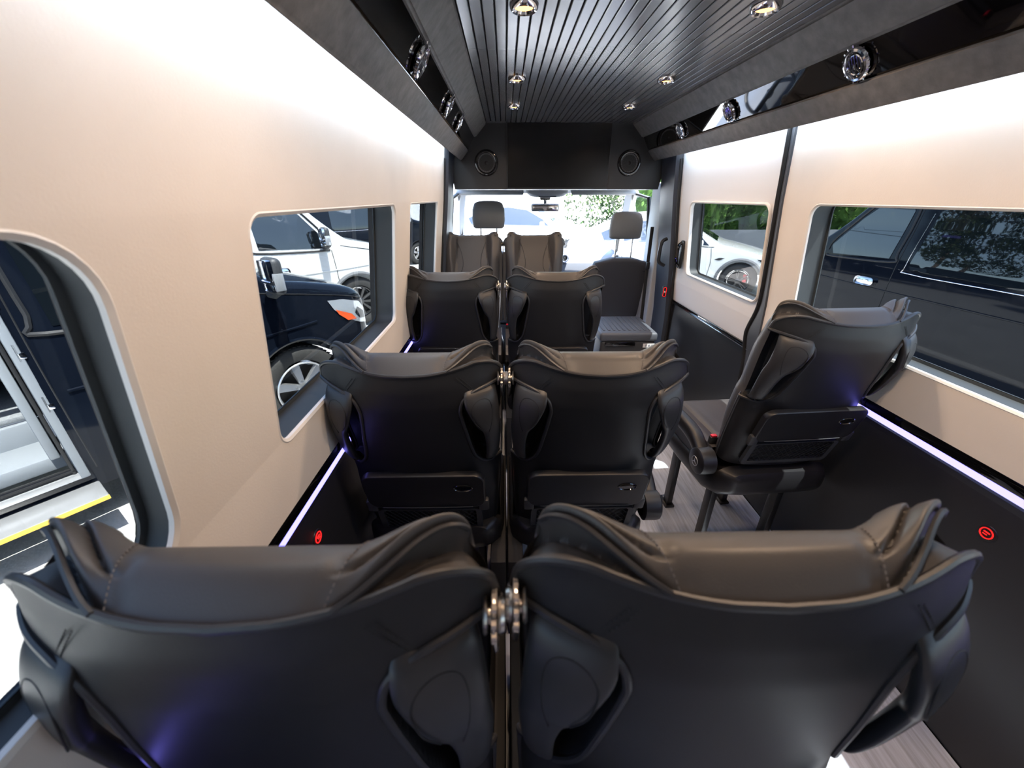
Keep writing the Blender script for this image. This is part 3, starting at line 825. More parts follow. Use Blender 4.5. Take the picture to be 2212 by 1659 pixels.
def seat(x,y,tilt,label,inner,rz=0,z=0,aisle=None,sx=.965,link=.2435,sz=1.0,lift=0,sy=1.0):
    r=empty('passenger_seat',(x,y,0),rz)
    tag(r,label,'seat','black leather passenger seats')
    t=R(tilt)
    def bp(name,me,par=None):
        if par is not None: return ob(name,me,par)
        o=ob(name,me,r,(0,0,.42+z),(t,0,0)); o.scale=(sx,sy,sz); return o
    sh=bp('back_shell',ME['shell']); fc=bp('front_cushion',ME['cush']); [ob('stitching',ME['thr',q_],fc) for q_ in (-1,1)]; ob('front_seam',ME['fs'],fc); bp('welt',ME['welt'])
    for sg in (-1,1):
        rg=bp('pocket_welt',ME['ring',sg]); bp('wing_welt',ME['ww',sg])
        g=bp('grip_handle',ME['grip',sg]); ob('grip_seam',ME['gseam',sg],g)
        bp('screw_cap',ME['plug',sg]); bp('stitching',ME['st',sg])
    tr=bp('folding_tray',ME['tray'])
    for nm,k in (('tray_highlight','lip'),('cup_recess','cup')): ob(nm,ME[k],tr)
    for sg in (-1,1): ob('tray_hinge',ME['hinge',sg],tr)
    pf=bp('pocket_frame',ME['frame']); ob('net',ME['net'],pf)
    tag(pf,'grey frame of the net pocket')
    if inner:
        g=None
        for q in (0,1,2,3):
            me=ME['guide',inner,q]
            if q==0:
                g=ob('belt_guide',me,r,None); 
                g.location=Vector((inner*((sx-.965)*.234+.007),-.02,.42+z))+Vector((0,-math.sin(t)*.675*sz,math.cos(t)*.675*sz)); g.rotation_euler=(t,0,0); tag(g,'polished steel belt guide')
            else: ob(me.name.split('.')[0],me,g)
    if inner:
        mb=MB(); a_=.19; mb.box((inner*(a_+link-.0015)/2,.13,.20),(link-.0015-a_,.60,.36),.006); mb.build('gap_filler','net',r)  # added black box that keeps the gap between paired seats dark
    L_=(0,0,lift)
    ob('seat_housing',ME['pan'],r,L_); ob('seat_cushion',ME['sc'],r,L_)
    for (lx,ly) in ((-.15,.03),(.15,.03),(-.15,.33),(.15,.33)):
        l=ob('leg',ME['leg',lx,ly],r); l.scale=(1,1,(.34+lift)/.34); ob('floor_bolt',ME['bolt',lx,ly],l)
    if aisle:
        ob('armrest',ME['arm',aisle],r,L_); h=ob('recliner_hub',ME['hub',aisle],r,L_); ob('star_emblem',ME['star',aisle],h)
    b=ob('belt_buckle',ME['buck',aisle or 1],r,L_); ob('release_button',ME['red',aisle or 1],b)
    return r
XL,XR=-.640,-.150
seat(XL-.018,.318,2,'large black leather seat filling the bottom left corner, nearest the camera',1,z=-.112,sx=1.045,link=.262,sz=1.13,sy=.88)
seat(XR+.026,.330,2,'large black leather seat filling the bottom right, nearest the camera',-1,z=-.112,sx=1.06,link=.262,sz=1.13,sy=.88,aisle=1)
seat(XL+.003,1.09,12,'black leather seat of the middle row, beside the left window',1,z=-.035)
seat(XR+.003,1.09,12,'black leather seat of the middle row, next to the aisle',-1,aisle=1,z=-.035)
seat(XL-.02,2.03,9,'black leather seat of the far row, beside the left window',1,z=-.005)
seat(XR,2.03,9,'black leather seat of the far row, next to the aisle',-1,z=-.005,aisle=1)
seat(.63,1.28,13,'single black leather seat across the aisle beside the long right window',0,rz=R(4),z=.10,aisle=-1,sz=.9,lift=.06)
seat(XL-.005,3.03,11,'black leather seat facing the camera in front of the cab, beside the left wall',-1,rz=PI,z=.06,sx=.94,link=.236)
seat(XR-.022,3.03,11,'black leather seat facing the camera in front of the cab, next to the aisle',1,rz=PI,z=.06,sx=.94,link=.232)
# belts between the seats facing the camera
for k,(x0,nm) in enumerate(((-.425,'left'),(-.398,'right'))):
    mb=MB(); P=spline([(x0,3.050,1.10),(x0,3.015,.98),(x0+(.004 if k==0 else -.004),2.955,.80),(x0,2.91,.62)],6)
    rows=[[(p.x+dx,p.y+dy,p.z) for p in P] for dx,dy in ((-.009,0),(.009,.006),(.009,.009),(-.009,.003),(-.009,0))]
    mb.grid(rows)
    o=mb.build('seat_belt','rubber'); tag(o,'black seat belt hanging between the two seats that face the camera, the %s one'%nm,'seat belt','belts between the facing seats')
# ================================================================ cab
def rbox(c,d,b,rot=None): 
    m=MB(); m.box(c,d,b,rot,3); return m
# windshield frame, pillars, roof lining
cabr=empty('cab_frame',(0,4.2,0)); struct(cabr,'pale grey cab interior trim around the windshield','cab trim')
mb=MB()
rows=[]
for y,z,hw in ((3.60,1.60,.86),(3.85,1.62,.84),(4.05,1.58,.82),(4.18,1.50,.80)):
    rows.append([(hw*(-1+2*i/16),y,z-.03*abs(-1+2*i/16)**4) for i in range(17)])
mb.grid(rows); mb.grid([[(p[0],p[1],p[2]+.05) for p in r] for r in rows]); mb.build('headliner','head',cabr,loc=(0,-4.2,0))
for sg in (-1,1):
    mb=MB(); P=spline([(sg*.78,4.14,1.55),(sg*.83,4.35,1.35),(sg*.88,4.72,1.08),(sg*.92,5.0,.88)],5)
    mb.grid([[p+Vector((0,0,0)) for p in P],[p+Vector((sg*-.035,-.03,0)) for p in P],[p+Vector((sg*.01,-.10,.0)) for p in P],[p+Vector((sg*.07,-.06,0)) for p in P],[p for p in P]])
    mb.build('windshield_pillar','cabgrey',cabr,loc=(0,-4.2,0))
    # b-post inner edge and belt reel cover
    mb=MB(); mb.box((sg*.89,3.52,.85),(.09,.30,1.45),.02); mb.build('side_post','cabgrey',cabr,loc=(0,-4.2,0))
mb=MB()
c=[(-.80,4.20,1.49),(.80,4.20,1.49),(.92,5.02,.90),(-.92,5.02,.90)]
mb.prism(c,(0,0,0),(0,.005,.004)); o=mb.build('window_6','clear',smooth=False); struct(o,'windshield at the far end of the cab, bright outdoor lot behind it','window')
# cab doors
for sg,nm,k in ((1,'right',2),(-1,'left',3)):
    mb=MB(); mb.box((sg*.93,4.2,.30),(.06,1.25,1.05),.02)
    d=mb.build('door_%d'%k,'cabgrey'); struct(d,'cab door on the %s side with pale grey lining'%nm,'door')
    mb=MB(); P=[(sg*.90,3.66,.84),(sg*.84,3.70,1.46),(sg*.82,4.10,1.50),(sg*.87,4.62,1.12),(sg*.90,4.80,.86)]
    mb.tube(P+[P[0]],.018,8); mb.build('window_frame','rubber',d)
    mb=MB(); mb.prism(P,(0,0,0),(sg*.004,0,0)); mb.build('glass_pane','clear',d,smooth=False)
    mb=MB(); mb.box((sg*.875,4.0,.78),(.05,.35,.06),.02); mb.build('armrest','dash',d)
# sun visors
for x,nm in ((-.53,'left'),(.53,'right')):
    o=rbox((0,0,0),(.62,.12,.030),.012).build('sun_visor','headrest'); o.location=(x,4.04,1.515); o.rotation_euler=(R(20),0,0); tag(o,'folded grey sun visor on the %s above the windshield'%nm,'sun visor','sun visors')
# overhead console + mirror
r=empty('overhead_console',(0,4.06,1.50)); tag(r,'grey overhead console with reading lights above the mirror','overhead console')
mb=MB(); rows=[]
for z,hw,hy in ((.05,.20,.10),(.0,.19,.10),(-.025,.155,.08),(-.035,.10,.05)):
    rows.append([(hw*se(math.cos(a*PI/12),3),hy*se(math.sin(a*PI/12),3),z) for a in range(24)])
V=mb.grid(rows,closeu=True); mb.bm.faces.new(V[-1]); mb.build('housing','headrest',r)
mb=MB(); mb.box((0,-.06,-.032),(.16,.04,.01),.004); mb.build('reading_light','dash',r)
r=empty('rear_view_mirror',(0,4.20,1.375)); tag(r,'rectangular rear-view mirror hanging from the windshield','mirror')
rbox((0,0,0),(.27,.03,.072),.013).build('housing','plastic',r); rbox((0,-.0155,0),(.252,.003,.058),.001).build('mirror_glass','chrome',r)
mb=MB(); mb.tube([(0,.01,.02),(0,.03,.07),(0,.02,.13)],.014,8); mb.box((0,.03,.10),(.10,.03,.07),.01); mb.build('stem','plastic',r)
# dashboard
r=empty('dashboard',(0,4.6,0)); tag(r,'dark grey dashboard with round air vents and a centre screen','dashboard')
mb=MB(); rows=[]
for k in range(41):
    x=-.88+1.76*k/40; h=.02*math.cos((x+.45)*4) if x<0 else 0
    rows.append([(x,-.14,.45),(x,-.20,.70),(x,-.19,.82+h),(x,-.10,.885+h),(x,.10,.90),(x,.42,.905),(x,.44,.80)])
mb.grid(rows); mb.build('panel','dash',r)
mb=MB(); mb.box((.02,-.20,.80),(.30,.05,.26),.02); mb.build('centre_panel','plastic',r)
mb=MB(); mb.box((-.02,-.235,.93),(.26,.02,.14),.008); mb.build('screen','tv',r)
for x in (.155,.245,-.80,.80):
    mb=MB(); mb.lathe([(.030,-.03),(.038,-.036),(.044,-.03),(.046,0)],c=(x,-.20,.875),axis='Y',seg=28); v=mb.build('vent_ring','silver',r)
    mb=MB(); mb.lathe([(0,-.015),(.03,-.015)],c=(x,-.20,.875),axis='Y',seg=24); mb.box((x,-.22,.875),(.058,.01,.006)); mb.lathe([(0,-.03),(.008,-.028),(.01,-.02)],c=(x,-.20,.875),axis='Y',seg=12); mb.build('vent_core','rubber',v)
mb=MB(); mb.box((.20,-.20,.87),(.13,.05,.12),.02); mb.build('vent_bezel','plastic_grey',r)
r=empty('steering_wheel',(-.50,4.28,.90),0); tag(r,'black steering wheel behind the left cab seat','steering wheel')
mb=MB(); mb.tube([(.19*math.cos(a*PI/20),.19*math.sin(a*PI/20)*.5,.19*math.sin(a*PI/20)*.85) for a in range(40)],.015,8,closed=True); mb.build('rim','rubber',r)
mb=MB(); mb.box((0,0,0),(.36,.03,.04),.01); mb.tube([(0,0,0),(0,.06,-.03)],.03,8); mb.build('spokes','plastic',r)
# cab seats
def cab_seat(x,y,hz,label,scale=1.0,ztop=1.02):
    r=empty('cab_seat',(x,y,0)); tag(r,label,'seat','cab seats')
    mb=MB(); rows=[]
    for z,hw,yb_,yf in ((.40,.23,-.03,.10),(.50,.25,-.055,.10),(.70,.265,-.085,.10),(.85,.26,-.10,.08),(.95,.235,-.11,.06),(ztop,.17,-.11,.03),(ztop+.02,.10,-.09,.01)):
        z=.40+(z-.40)
        c=(yb_+yf)/2; h=(yf-yb_)/2
        rows.append([(hw*se(math.cos(a*PI/20),4.2),c-.10*(z-.4)+h*se(math.sin(a*PI/20),3.2),z) for a in range(40)])
    V=mb.grid(rows,closeu=True); mb.bm.faces.new(V[-1]); mb.bm.faces.new(V[0][::-1])
    bmesh.ops.subdivide_edges(mb.bm,edges=mb.bm.edges[:],cuts=1,smooth=.6)
    b=mb.build('backrest','cabseat',r,ang=80)
    mb=MB(); mb.tube([(x_,-.10*(.86-.4)-.094-.02*(1-(x_/.26)**2)*0,.88) for x_ in [-.24+.48*k/16 for k in range(17)]],.003,5); mb.build('seam','rubber',b)
    mb=MB(); rows=[]
    for z,hw,h in ((hz-.118,.115,.028),(hz-.108,.130,.040),(hz-.05,.138,.050),(hz+.03,.134,.050),(hz+.075,.118,.044),(hz+.09,.09,.030),(hz+.095,.05,.015)):
        rows.append([(hw*se(math.cos(a*PI/20),4),-.12+h*se(math.sin(a*PI/20),2.6),z) for a in range(40)])
    V=mb.grid(rows,closeu=True); mb.bm.faces.new(V[-1]); mb.bm.faces.new(V[0][::-1]); hr=mb.build('headrest','headrest',r,ang=80)
    for s_ in (-1,1):
        mb=MB(); mb.tube([(s_*.068,-.12,hz-.08),(s_*.068,-.13,ztop-.02)],.0065,8); mb.build('post','chrome',hr)
    mb=MB(); mb.box((0,.22,.42),(.50,.50,.13),.05); mb.build('seat_cushion','cabseat',r)
    mb=MB(); mb.box((0,.2,.17),(.42,.42,.36),.02); mb.build('base','dash',r)
    return r
cab_seat(-.53,3.72,1.345,'grey headrested driver seat behind the windshield, left')
cab_seat(.625,3.66,1.265,'grey passenger seat of the cab with a separate headrest, right',ztop=.97)
# cooler box
r=empty('cooler_box',(.50,2.93,0)); tag(r,'dark grey portable fridge box with ribbed lid before the cab seat','fridge box')
mb=MB(); mb.box((0,0,.27),(.40,.44,.50),.02,seg=3); mb.build('body','plastic_grey',r)
mb=MB(); mb.box((0,0,.55),(.42,.46,.065),.018,seg=3); l=mb.build('lid','dash',r)
mb=MB()
for k in range(10):
    mb.box((-.17+.0378*k,.01,0.5845),(.016,.36,.006),.002)
mb.build('ribs','dash',l)
mb=MB(); mb.box((-.06,-.228,.50),(.22,.014,.028),.004); mb.build('latch','gloss',l)
mb=MB(); mb.box((.155,-.2205,.485),(.085,.002,.030)); s_=mb.build('paper_label','white',r); 
mb=MB()
for k in range(3): mb.box((.135+.022*k,-.222,.485),(.012,.001,.016))
mb.build('label_print','silver',s_)
# belt on the right post
mb=MB(); mb.tube([(.80,3.40,1.25),(.80,3.38,.85),(.79,3.32,.50)],.014,6,flat=.2); o=mb.build('seat_belt','rubber'); tag(o,'black seat belt running down the post behind the right cab seat','seat belt')
mb=MB(); mb.box((.80,3.38,.95),(.03,.03,.06),.008); mb.build('belt_tongue','plastic',o)
# ================================================================ outdoors
GZ=-.72
mb=MB(); mb.grid([[(x,y,GZ) for x in (-120,-30,0,30,120)] for y in (-80,-20,0,20,60,160)]); struct(mb.build('ground','asphalt',smooth=False),'sunlit pale concrete and asphalt parking lot','ground')
def P_(prof,d): return sitp(prof,d)
class Veh:
    """lofted car body. d = distance back from the nose; local +Y forward, +X right"""
    def __init__(s,name,label,cat,loc,yaw,paint,L,top,half,wheels,wr,tum,bot=.26,arch=.07,group=None,open_=None,zr=.10,belt=None):
        s.r=empty(name,loc,-yaw); tag(s.r,label,cat,group)
        s.top,s.half,s.tum,s.zr=top,half,tum,zr
        s.wheels,s.wr,s.arch,s.bot,s.L=wheels,wr,arch,bot,L
        ds=[]; d=0
        while d<L:
            ds.append(d); near=any(abs(d-w)<wr+arch+.06 for w in wheels)
            d+= .02 if d<.3 else (.03 if near else .07)
        ds.append(L)
        mb=MB(); rows=[]
        NS,NA,NT=22,6,6
        for d in ds:
            zt=itp(top,d) if False else sitp(top,d); zb=s.zb(d); sec=[]
            zz=[lerp(zb,zt-zr,k/NS) for k in range(NS+1)]
            for z in zz: sec.append((s.sx(d,z),-d,z))
            xt=s.sx(d,zt-zr)
            for k in range(1,NA+1):
                a=PI/2*k/NA; sec.append((xt-zr*1.1*(1-math.cos(a)),-d,zt-zr+zr*math.sin(a)))
            xe=sec[-1][0]
            for k in range(1,NT+1): sec.append((xe*(1-k/NT),-d,zt+.03*(1-(1-k/NT)**2)))
            left=[(-x,y,z) for x,y,z in sec[:-1]]
            rows.append(sec+left[::-1])
        V=mb.grid(rows)
        for q in (V[0],V[-1][::-1]):
            mb.bm.faces.new(q)
        if open_:
            d0,d1,z0,z1=open_
            kill=[]
            for f in mb.bm.faces:
                c=f.calc_center_median()
                if c.x>.6 and d0<-c.y<d1 and z0<c.z<z1: kill.append(f)
            bmesh.ops.delete(mb.bm,geom=kill,context='FACES')
        s.body=mb.build('body',paint,s.r,ang=35)
    def zb(s,d):
        z=s.bot
        for w in s.wheels:
            rr=s.wr+s.arch
            if abs(d-w)<rr: z=max(z,s.wr+math.sqrt(rr*rr-(d-w)**2))
        return z
    def sx(s,d,z):
        return sitp(s.half,d)-itp(s.tum,z)
    def side(s,name,poly,m,off=.004,sg=1,par=None,step=.06,thick=0):
        """poly of (d,z) mapped on the flank"""
        bm=bmesh.new(); f=bm.faces.new([bm.verts.new((0,d,z)) for d,z in poly])
        bmesh.ops.triangulate(bm,faces=[f])
        ds=[p[0] for p in poly]; zs=[p[1] for p in poly]
        for lo,hi,no,i in ((min(ds),max(ds),(0,1,0),1),(min(zs),max(zs),(0,0,1),2)):
            c=lo+step
            while c<hi:
                co=[0,0,0]; co[i]=c
                bmesh.ops.bisect_plane(bm,geom=bm.verts[:]+bm.edges[:]+bm.faces[:],plane_co=co,plane_no=no); c+=step
        for v in bm.verts:
            d,z=v.co.y,v.co.z
            v.co=Vector((sg*(s.sx(max(d,0),z)+off),-d,z))
        m_=MB.__new__(MB); m_.bm=bm; return m_.build(name,m,par or s.r,ang=35)
    def line(s,name,pts,m,r=.006,sg=1,par=None,off=.001,n=8):
        sp=spline([(0,d,z) for d,z in pts],n); mb=MB(); mb.tube([(sg*(s.sx(max(p.y,0),p.z)+off),-p.y,p.z) for p in sp],r,6)
        return mb.build(name,m,par or s.r)
    def topz(s,x,d): 
        hw=s.sx(d,sitp(s.top,d)-s.zr)-s.zr*1.1; k=min(1,abs(x)/hw); return sitp(s.top,d)+.03*(1-k*k)
    def cap(s,name,poly,m,off=.004,par=None,step=.08):
        bm=bmesh.new(); f=bm.faces.new([bm.verts.new((x,d,0)) for x,d in poly]); bmesh.ops.triangulate(bm,faces=[f])
        ds=[p[1] for p in poly]; c=min(ds)+step
        while c<max(ds):
            bmesh.ops.bisect_plane(bm,geom=bm.verts[:]+bm.edges[:]+bm.faces[:],plane_co=(0,c,0),plane_no=(0,1,0)); c+=step
        for x in (-.7,-.5,-.3,0,.3,.5,.7):
            bmesh.ops.bisect_plane(bm,geom=bm.verts[:]+bm.edges[:]+bm.faces[:],plane_co=(x,0,0),plane_no=(1,0,0))
        for v in bm.verts:
            x,d=v.co.x,v.co.y; v.co=Vector((x,-d,s.topz(x,d)+off))
        m_=MB.__new__(MB); m_.bm=bm; return m_.build(name,m,par or s.r,ang=35)
    def wheel(s,d,sg,style='alloy',spokes=6):
        wr=s.wr; x=sg*(sitp(s.half,d)-.015); c=Vector((x,-d,wr))
        f=wr/.37
        W=empty('wheel',c); W.parent=s.r
        mb=MB(); pr=[(.235*f,-.10),(.25*f,-.015),(.285*f,-.002),(.33*f,-.004),(.358*f,-.02),(.37*f,-.045),(.37*f,-.20),(.35*f,-.235),(.24*f,-.235)]
        mb.lathe([(r_,h*1.0*sg) for r_,h in pr],axis='X',seg=56)
        for q in range(56):
            a=2*PI*q/56
            for h in (-.055,-.12,-.185):
                a2=a+(.05 if h==-.12 else 0)
                rt=Matrix.Rotation(a2,3,'X'); mb.box(tuple(rt@Vector((sg*h,0,.372*f))),(.05,.020,.008),0,rot=None)
        t=mb.build('tire','tire',W)
        mcol={'alloy':'alloy','black':'rimblack','off':'rimblack'}[style]
        mb=MB(); mb.lathe([(.237*f,-.012*sg),(.232*f,-.006*sg),(.222*f,-.010*sg),(.212*f,-.05*sg),(.205*f,-.20*sg)],axis='X',seg=48); rim=mb.build('rim',mcol,W)
        mb=MB(); mb.lathe([(0,-.09*sg),(.20*f,-.09*sg)],axis='X',seg=40); mb.build('brake_disc','disc',W)
        if style=='black':
            mb=MB(); rt=Matrix.Rotation(R(60)*1,3,'X'); mb.box((-.06*sg,.13*f,.06*f),(.05,.07,.16),.015); mb.build('brake_caliper','brake',W)
        def spoke(a,w0,w1,x0,x1,r0,r1):
            mb=MB(); rt=Matrix.Rotation(a,3,'X'); rows=[]
            for k in range(5):
                k/=4; r_=lerp(r0,r1,k)*f; w_=lerp(w0,w1,k); xx=lerp(x0,x1,k)*sg
                q=[(xx-.03*sg,-w_,r_),(xx,-w_*.75,r_),(xx,w_*.75,r_),(xx-.03*sg,w_,r_)]
                rows.append([rt@Vector(p) for p in q])
            mb.grid(rows,closeu=False); return mb
        for k in range(spokes):
            a=2*PI*k/spokes+.2
            if style=='alloy': spoke(a,.030,.055,-.020,-.010,.05,.228).build('spoke',mcol,W)
            elif style=='black':
                for o in (-.12,.12): spoke(a+o,.010,.012,-.02,-.012,.04,.230).build('spoke','alloy' if o>9 else mcol,W)
            else: spoke(a,.02,.03,-.03,-.02,.05,.225).build('spoke',mcol,W)
        mb=MB(); mb.lathe([(0,-.004*sg),(.032*f,-.006*sg),(.055*f,-.018*sg),(.06*f,-.05*sg)],axis='X',seg=32); hb=mb.build('hub',mcol,W)
        if style=='alloy':
            mb=MB(); mb.tube([(-.002*sg,.027*math.cos(a*PI/12),.027*math.sin(a*PI/12)) for a in range(24)],.002,5,closed=True)
            for k in range(3):
                a=PI/2+k*2*PI/3; tt=Vector((0,math.cos(a),math.sin(a))); nn=Vector((0,-tt.z,tt.y))
                mb.prism([tuple(nn*.004),tuple(tt*.026),tuple(-nn*.004)],(-.006*sg,0,0),(0,0,0))
            mb.build('star_emblem','rimblack',W,smooth=False)
            for k in range(6):
                a=2*PI*k/6+.72; mb=MB(); mb.lathe([(0,0),(.012,-.001*sg),(.014,-.02*sg)],c=(-.012*sg,.075*f*math.cos(a),.075*f*math.sin(a)),axis='X',seg=10); mb.build('lug_nut','cladding',W)
        return W
VT=[(0,.92),(.03,1.08),(.08,1.17),(.16,1.24),(.35,1.32),(.7,1.41),(.98,1.47),(1.10,1.52),(1.5,1.86),(1.9,2.28),(2.1,2.45),(2.35,2.56),(2.8,2.64),(3.4,2.68),(6.6,2.68),(6.95,2.6),(7.0,2.3)]
VH=[(0,.55),(.02,.66),(.06,.76),(.14,.86),(.28,.93),(.5,.975),(.8,.995),(1.2,1.0),(6.6,1.0),(6.9,.96),(7.0,.90)]
VTUM=[(.2,.05),(.45,.01),(.8,.0),(1.1,.0),(1.35,.012),(1.5,.035),(1.8,.085),(2.3,.15),(2.7,.21)]
def sprinter(label,loc,yaw,paint,L=7.0,style='alloy',wr=.37,sides=(1,),group='vans parked outside',glass_rear=True,open_=None,clad=None,bot=.26,wb=3.66,mirror=True,md=0):
    v=Veh('van',label,'van',loc,yaw,paint,L,VT,VH,(1.0,1+wb),wr,VTUM,open_=open_,group=group,bot=bot)
    for sg in sides:
        # front door glass
        v.side('door_window',[(1.42,1.50),(1.50,1.38),(2.42,1.42),(2.44,2.02),(2.36,2.14),(2.05,2.16),(1.75,1.90)],'vglass',.006,sg)
        v.line('window_seal',[(1.40,1.36),(1.50,1.34),(2.46,1.38),(2.50,1.5),(2.49,2.1),(2.3,2.20),(2.0,2.20),(1.45,1.62),(1.38,1.42)],'rubber',.016,sg,n=4)
        v.line('door_gap',[(1.32,.42),(1.33,.9),(1.36,1.34)],'rubber',.005,sg); v.line('door_gap',[(2.55,.42),(2.56,1.3),(2.54,2.3)],'rubber',.005,sg)
        v.line('body_crease',[(.75,1.05),(1.4,1.02),(2.5,1.0)]+([] if open_ else [(L-.4,.98)]),paint,.012,sg)
        v.line('hood_gap',[(.14,1.15),(.35,1.22),(.7,1.30),(1.0,1.36),(1.2,1.40)],'rubber',.005,sg)
        if glass_rear:
            v.side('side_window',[(2.72,1.36),(2.80,1.30),(4.0,1.30),(4.08,1.36),(4.05,2.02),(3.97,2.10),(2.85,2.10),(2.76,2.02)],'vglass',.006,sg)
            v.line('chrome_line',[(2.70,2.0),(2.68,1.36),(2.78,1.27),(4.0,1.26),(L-.4,1.24)],'chrome',.005,sg,n=5)
        # headlight
        h=v.side('headlight',[(.10,.87),(.115,1.03),(.20,1.13),(.42,1.20),(.60,1.22),(.54,1.11),(.40,.99),(.24,.91)],'lens',.008,sg,step=.04)
        v.side('amber_reflector',[(.28,.96),(.34,1.03),(.53,1.115),(.50,1.06),(.40,.975)],'amber',.012,sg,par=h,step=.04)
        v.side('lamp_dark_glass',[(.13,.93),(.14,1.01),(.24,1.08),(.29,1.03),(.22,.95)],'vglass',.012,sg,par=h,step=.04)  # dark glass patch on the headlight
        # wheel arch lip + sill
        pts=[(1.0+(wr+.085)*math.cos(a),wr+(wr+.085)*math.sin(a)) for a in [PI*k/14 for k in range(15)]]
        v.line('arch_lip',pts,clad or paint,.02 if not clad else .035,sg,n=3)
        for w_ in v.wheels: v.wheel(w_,sg,style,spokes=6 if style!='off' else 10)
        hd=MB(); rows=[]
        for k in range(9):
            a=PI*k/8; rows.append([(sg*(v.sx(2.45,1.08)+.012+.028*math.sin(a)),-2.16-.09*-math.cos(a)-.09,1.085+q) for q in (-.014,.014)])
        hd.grid(rows); hd.box((sg*(v.sx(2.45,1.08)+.018),-2.22,1.085),(.04,.30,.115),.045); hd.build('door_handle','chrome',v.r)
        # mirror
        if not mirror: continue
        m=MB(); m.box((sg*1.20,-1.50,1.56),(.21,.10,.30),.045,seg=3); mm=m.build('door_mirror','plastic_grey',v.r); mm.location.y=md
        m=MB(); m.box((sg*1.215,-1.555,1.61),(.165,.006,.17),.02); m.build('mirror_glass','chrome',mm)
        m=MB(); m.box((sg*1.215,-1.555,1.475),(.165,.006,.06),.01); m.build('lower_mirror_glass','chrome',mm)
        m=MB(); m.box((sg*1.305,-1.51,1.52),(.012,.08,.14),.006); m.build('turn_signal','lens',mm)
        m=MB(); m.tube([(sg*1.16,-1.47,1.42),(sg*1.08,-1.47,1.38),(sg*.98,-1.47,1.38)],.032,8); m.build('mirror_arm','plastic_grey',mm)
    v.cap('windshield',[(-.72,1.13),(.72,1.13),(.66,1.95),(-.66,1.95)],'vglass')
    v.cap('wiper_cowl',[(-.72,.96),(.72,.96),(.74,1.11),(-.74,1.11)],'rubber',.006)
    m=MB(); m.box((0,.012,.72),(.9,.05,.30),.05); g=m.build('grille','rubber',v.r)
    m=MB()
    for k in range(3): m.box((0,.04,.64+.08*k),(.82,.012,.02),.004)
    m.build('grille_bar','chrome',g)
    m=MB(); rows=[]
    for z in (.28,.40,.56,.60): rows.append([( (sitp(VH,d)+.03)*s_,-d+.02,z) for s_,d in [(-1,.6),(-1,.3),(-1,.12),(-1,.02),(1,.02),(1,.12),(1,.3),(1,.6)]])
    m.grid(rows); m.build('bumper',clad or paint,v.r,ang=60)
    return v
def place(wx,wy,yaw,half=.985,dw=1.0):
    """location so that the right front wheel hub stands at (wx,wy)"""
    f=Vector((math.sin(yaw),math.cos(yaw),0)); rt=Vector((math.cos(yaw),-math.sin(yaw),0))
    return Vector((wx,wy,GZ))-rt*half+f*dw
ya=R(36)
nv=sprinter('black van parked at an angle outside the left windows, its sliding door standing open',place(-2.394,3.576,ya),ya,'vblack',wr=.42,md=.36,sides=(1,),open_=(2.64,3.95,.42,2.2),glass_rear=False)
# interior seen through the open sliding door (local coordinates of the van)
r=nv.r
r.location.z=GZ+.04
def nb(name,m,boxes,par=r,bev=.01):
    mb=MB()
    for c,d in boxes: mb.box(c,d,bev)
    return mb.build(name,m,par)
nb('door_jamb','jamb',[((.955,-2.62,1.25),(.10,.05,1.75)),((.955,-3.97,1.25),(.10,.05,1.75)),((.945,-3.3,2.20),(.10,1.4,.06))])
nb('sill','alu',[((.93,-3.3,.40),(.14,1.36,.05))])
nb('sill_groove','rubber',[((.95,-3.3,.430),(.02,1.32,.012)),((.90,-3.3,.430),(.012,1.32,.012))],bev=.002)
nb('seal_tube','rubber',[((.985,-2.66,1.25),(.02,.02,1.68)),((.985,-3.3,.45),(.02,1.3,.02))],bev=.006)
nb('step_well','jamb',[((.70,-3.3,.50),(.36,1.36,.10)),((.50,-3.3,.60),(.06,1.3,.22))])
nb('carpet','carpet',[((.0,-3.4,.74),(1.0,2.2,.04))])
nb('partition_panel','jamb',[((.66,-2.70,1.05),(.56,.05,1.0))])
nb('seat_shape','dash',[((.05,-2.95,1.10),(.50,.50,.18)),((.05,-2.74,1.50),(.50,.16,.75))],bev=.05)
nb('inner_grille','plastic_grey',[((.30,-2.85,1.05),(.22,.03,.36))])
nb('inner_walls','dpanel',[((-.6,-3.3,1.4),(.04,2.4,1.6)),((0,-4.6,1.3),(1.7,.05,1.7)),((0,-2.45,1.5),(1.7,.03,1.9)),((0,-3.4,2.45),(1.5,2.2,.03))],bev=0)
nb('step_board','alu',[((1.12,-3.3,.30),(.26,1.45,.035))])
nb('yellow_edge','yellow',[((1.252,-3.3,.30),(.006,1.45,.030))],bev=.001)
for k,z in enumerate((.95,1.30,1.70)): nb('door_lock' ,'chrome',[((.99,-2.615,z),(.03,.02,.12)),((1.0,-2.60,z-.02),(.012,.03,.04))],bev=.005)
yw=R(46)
wv=sprinter('white van with black off-road wheels parked beyond the black van, left windows',place(-3.02,7.15,yw),yw,'vwhite',style='off',wr=.42,sides=(1,),clad='cladding',bot=.34)
wv.r.location.z=GZ+.05
bv=sprinter('black van at the far left behind the white van',place(-3.45,14.7,R(40)),R(40),'vblack',style='alloy',sides=(1,))
rv=sprinter('long black van parked parallel outside the right windows',(5.72,8.05,GZ),R(-4),'vblack',sides=(-1,),L=7.4,wb=4.35,mirror=False)
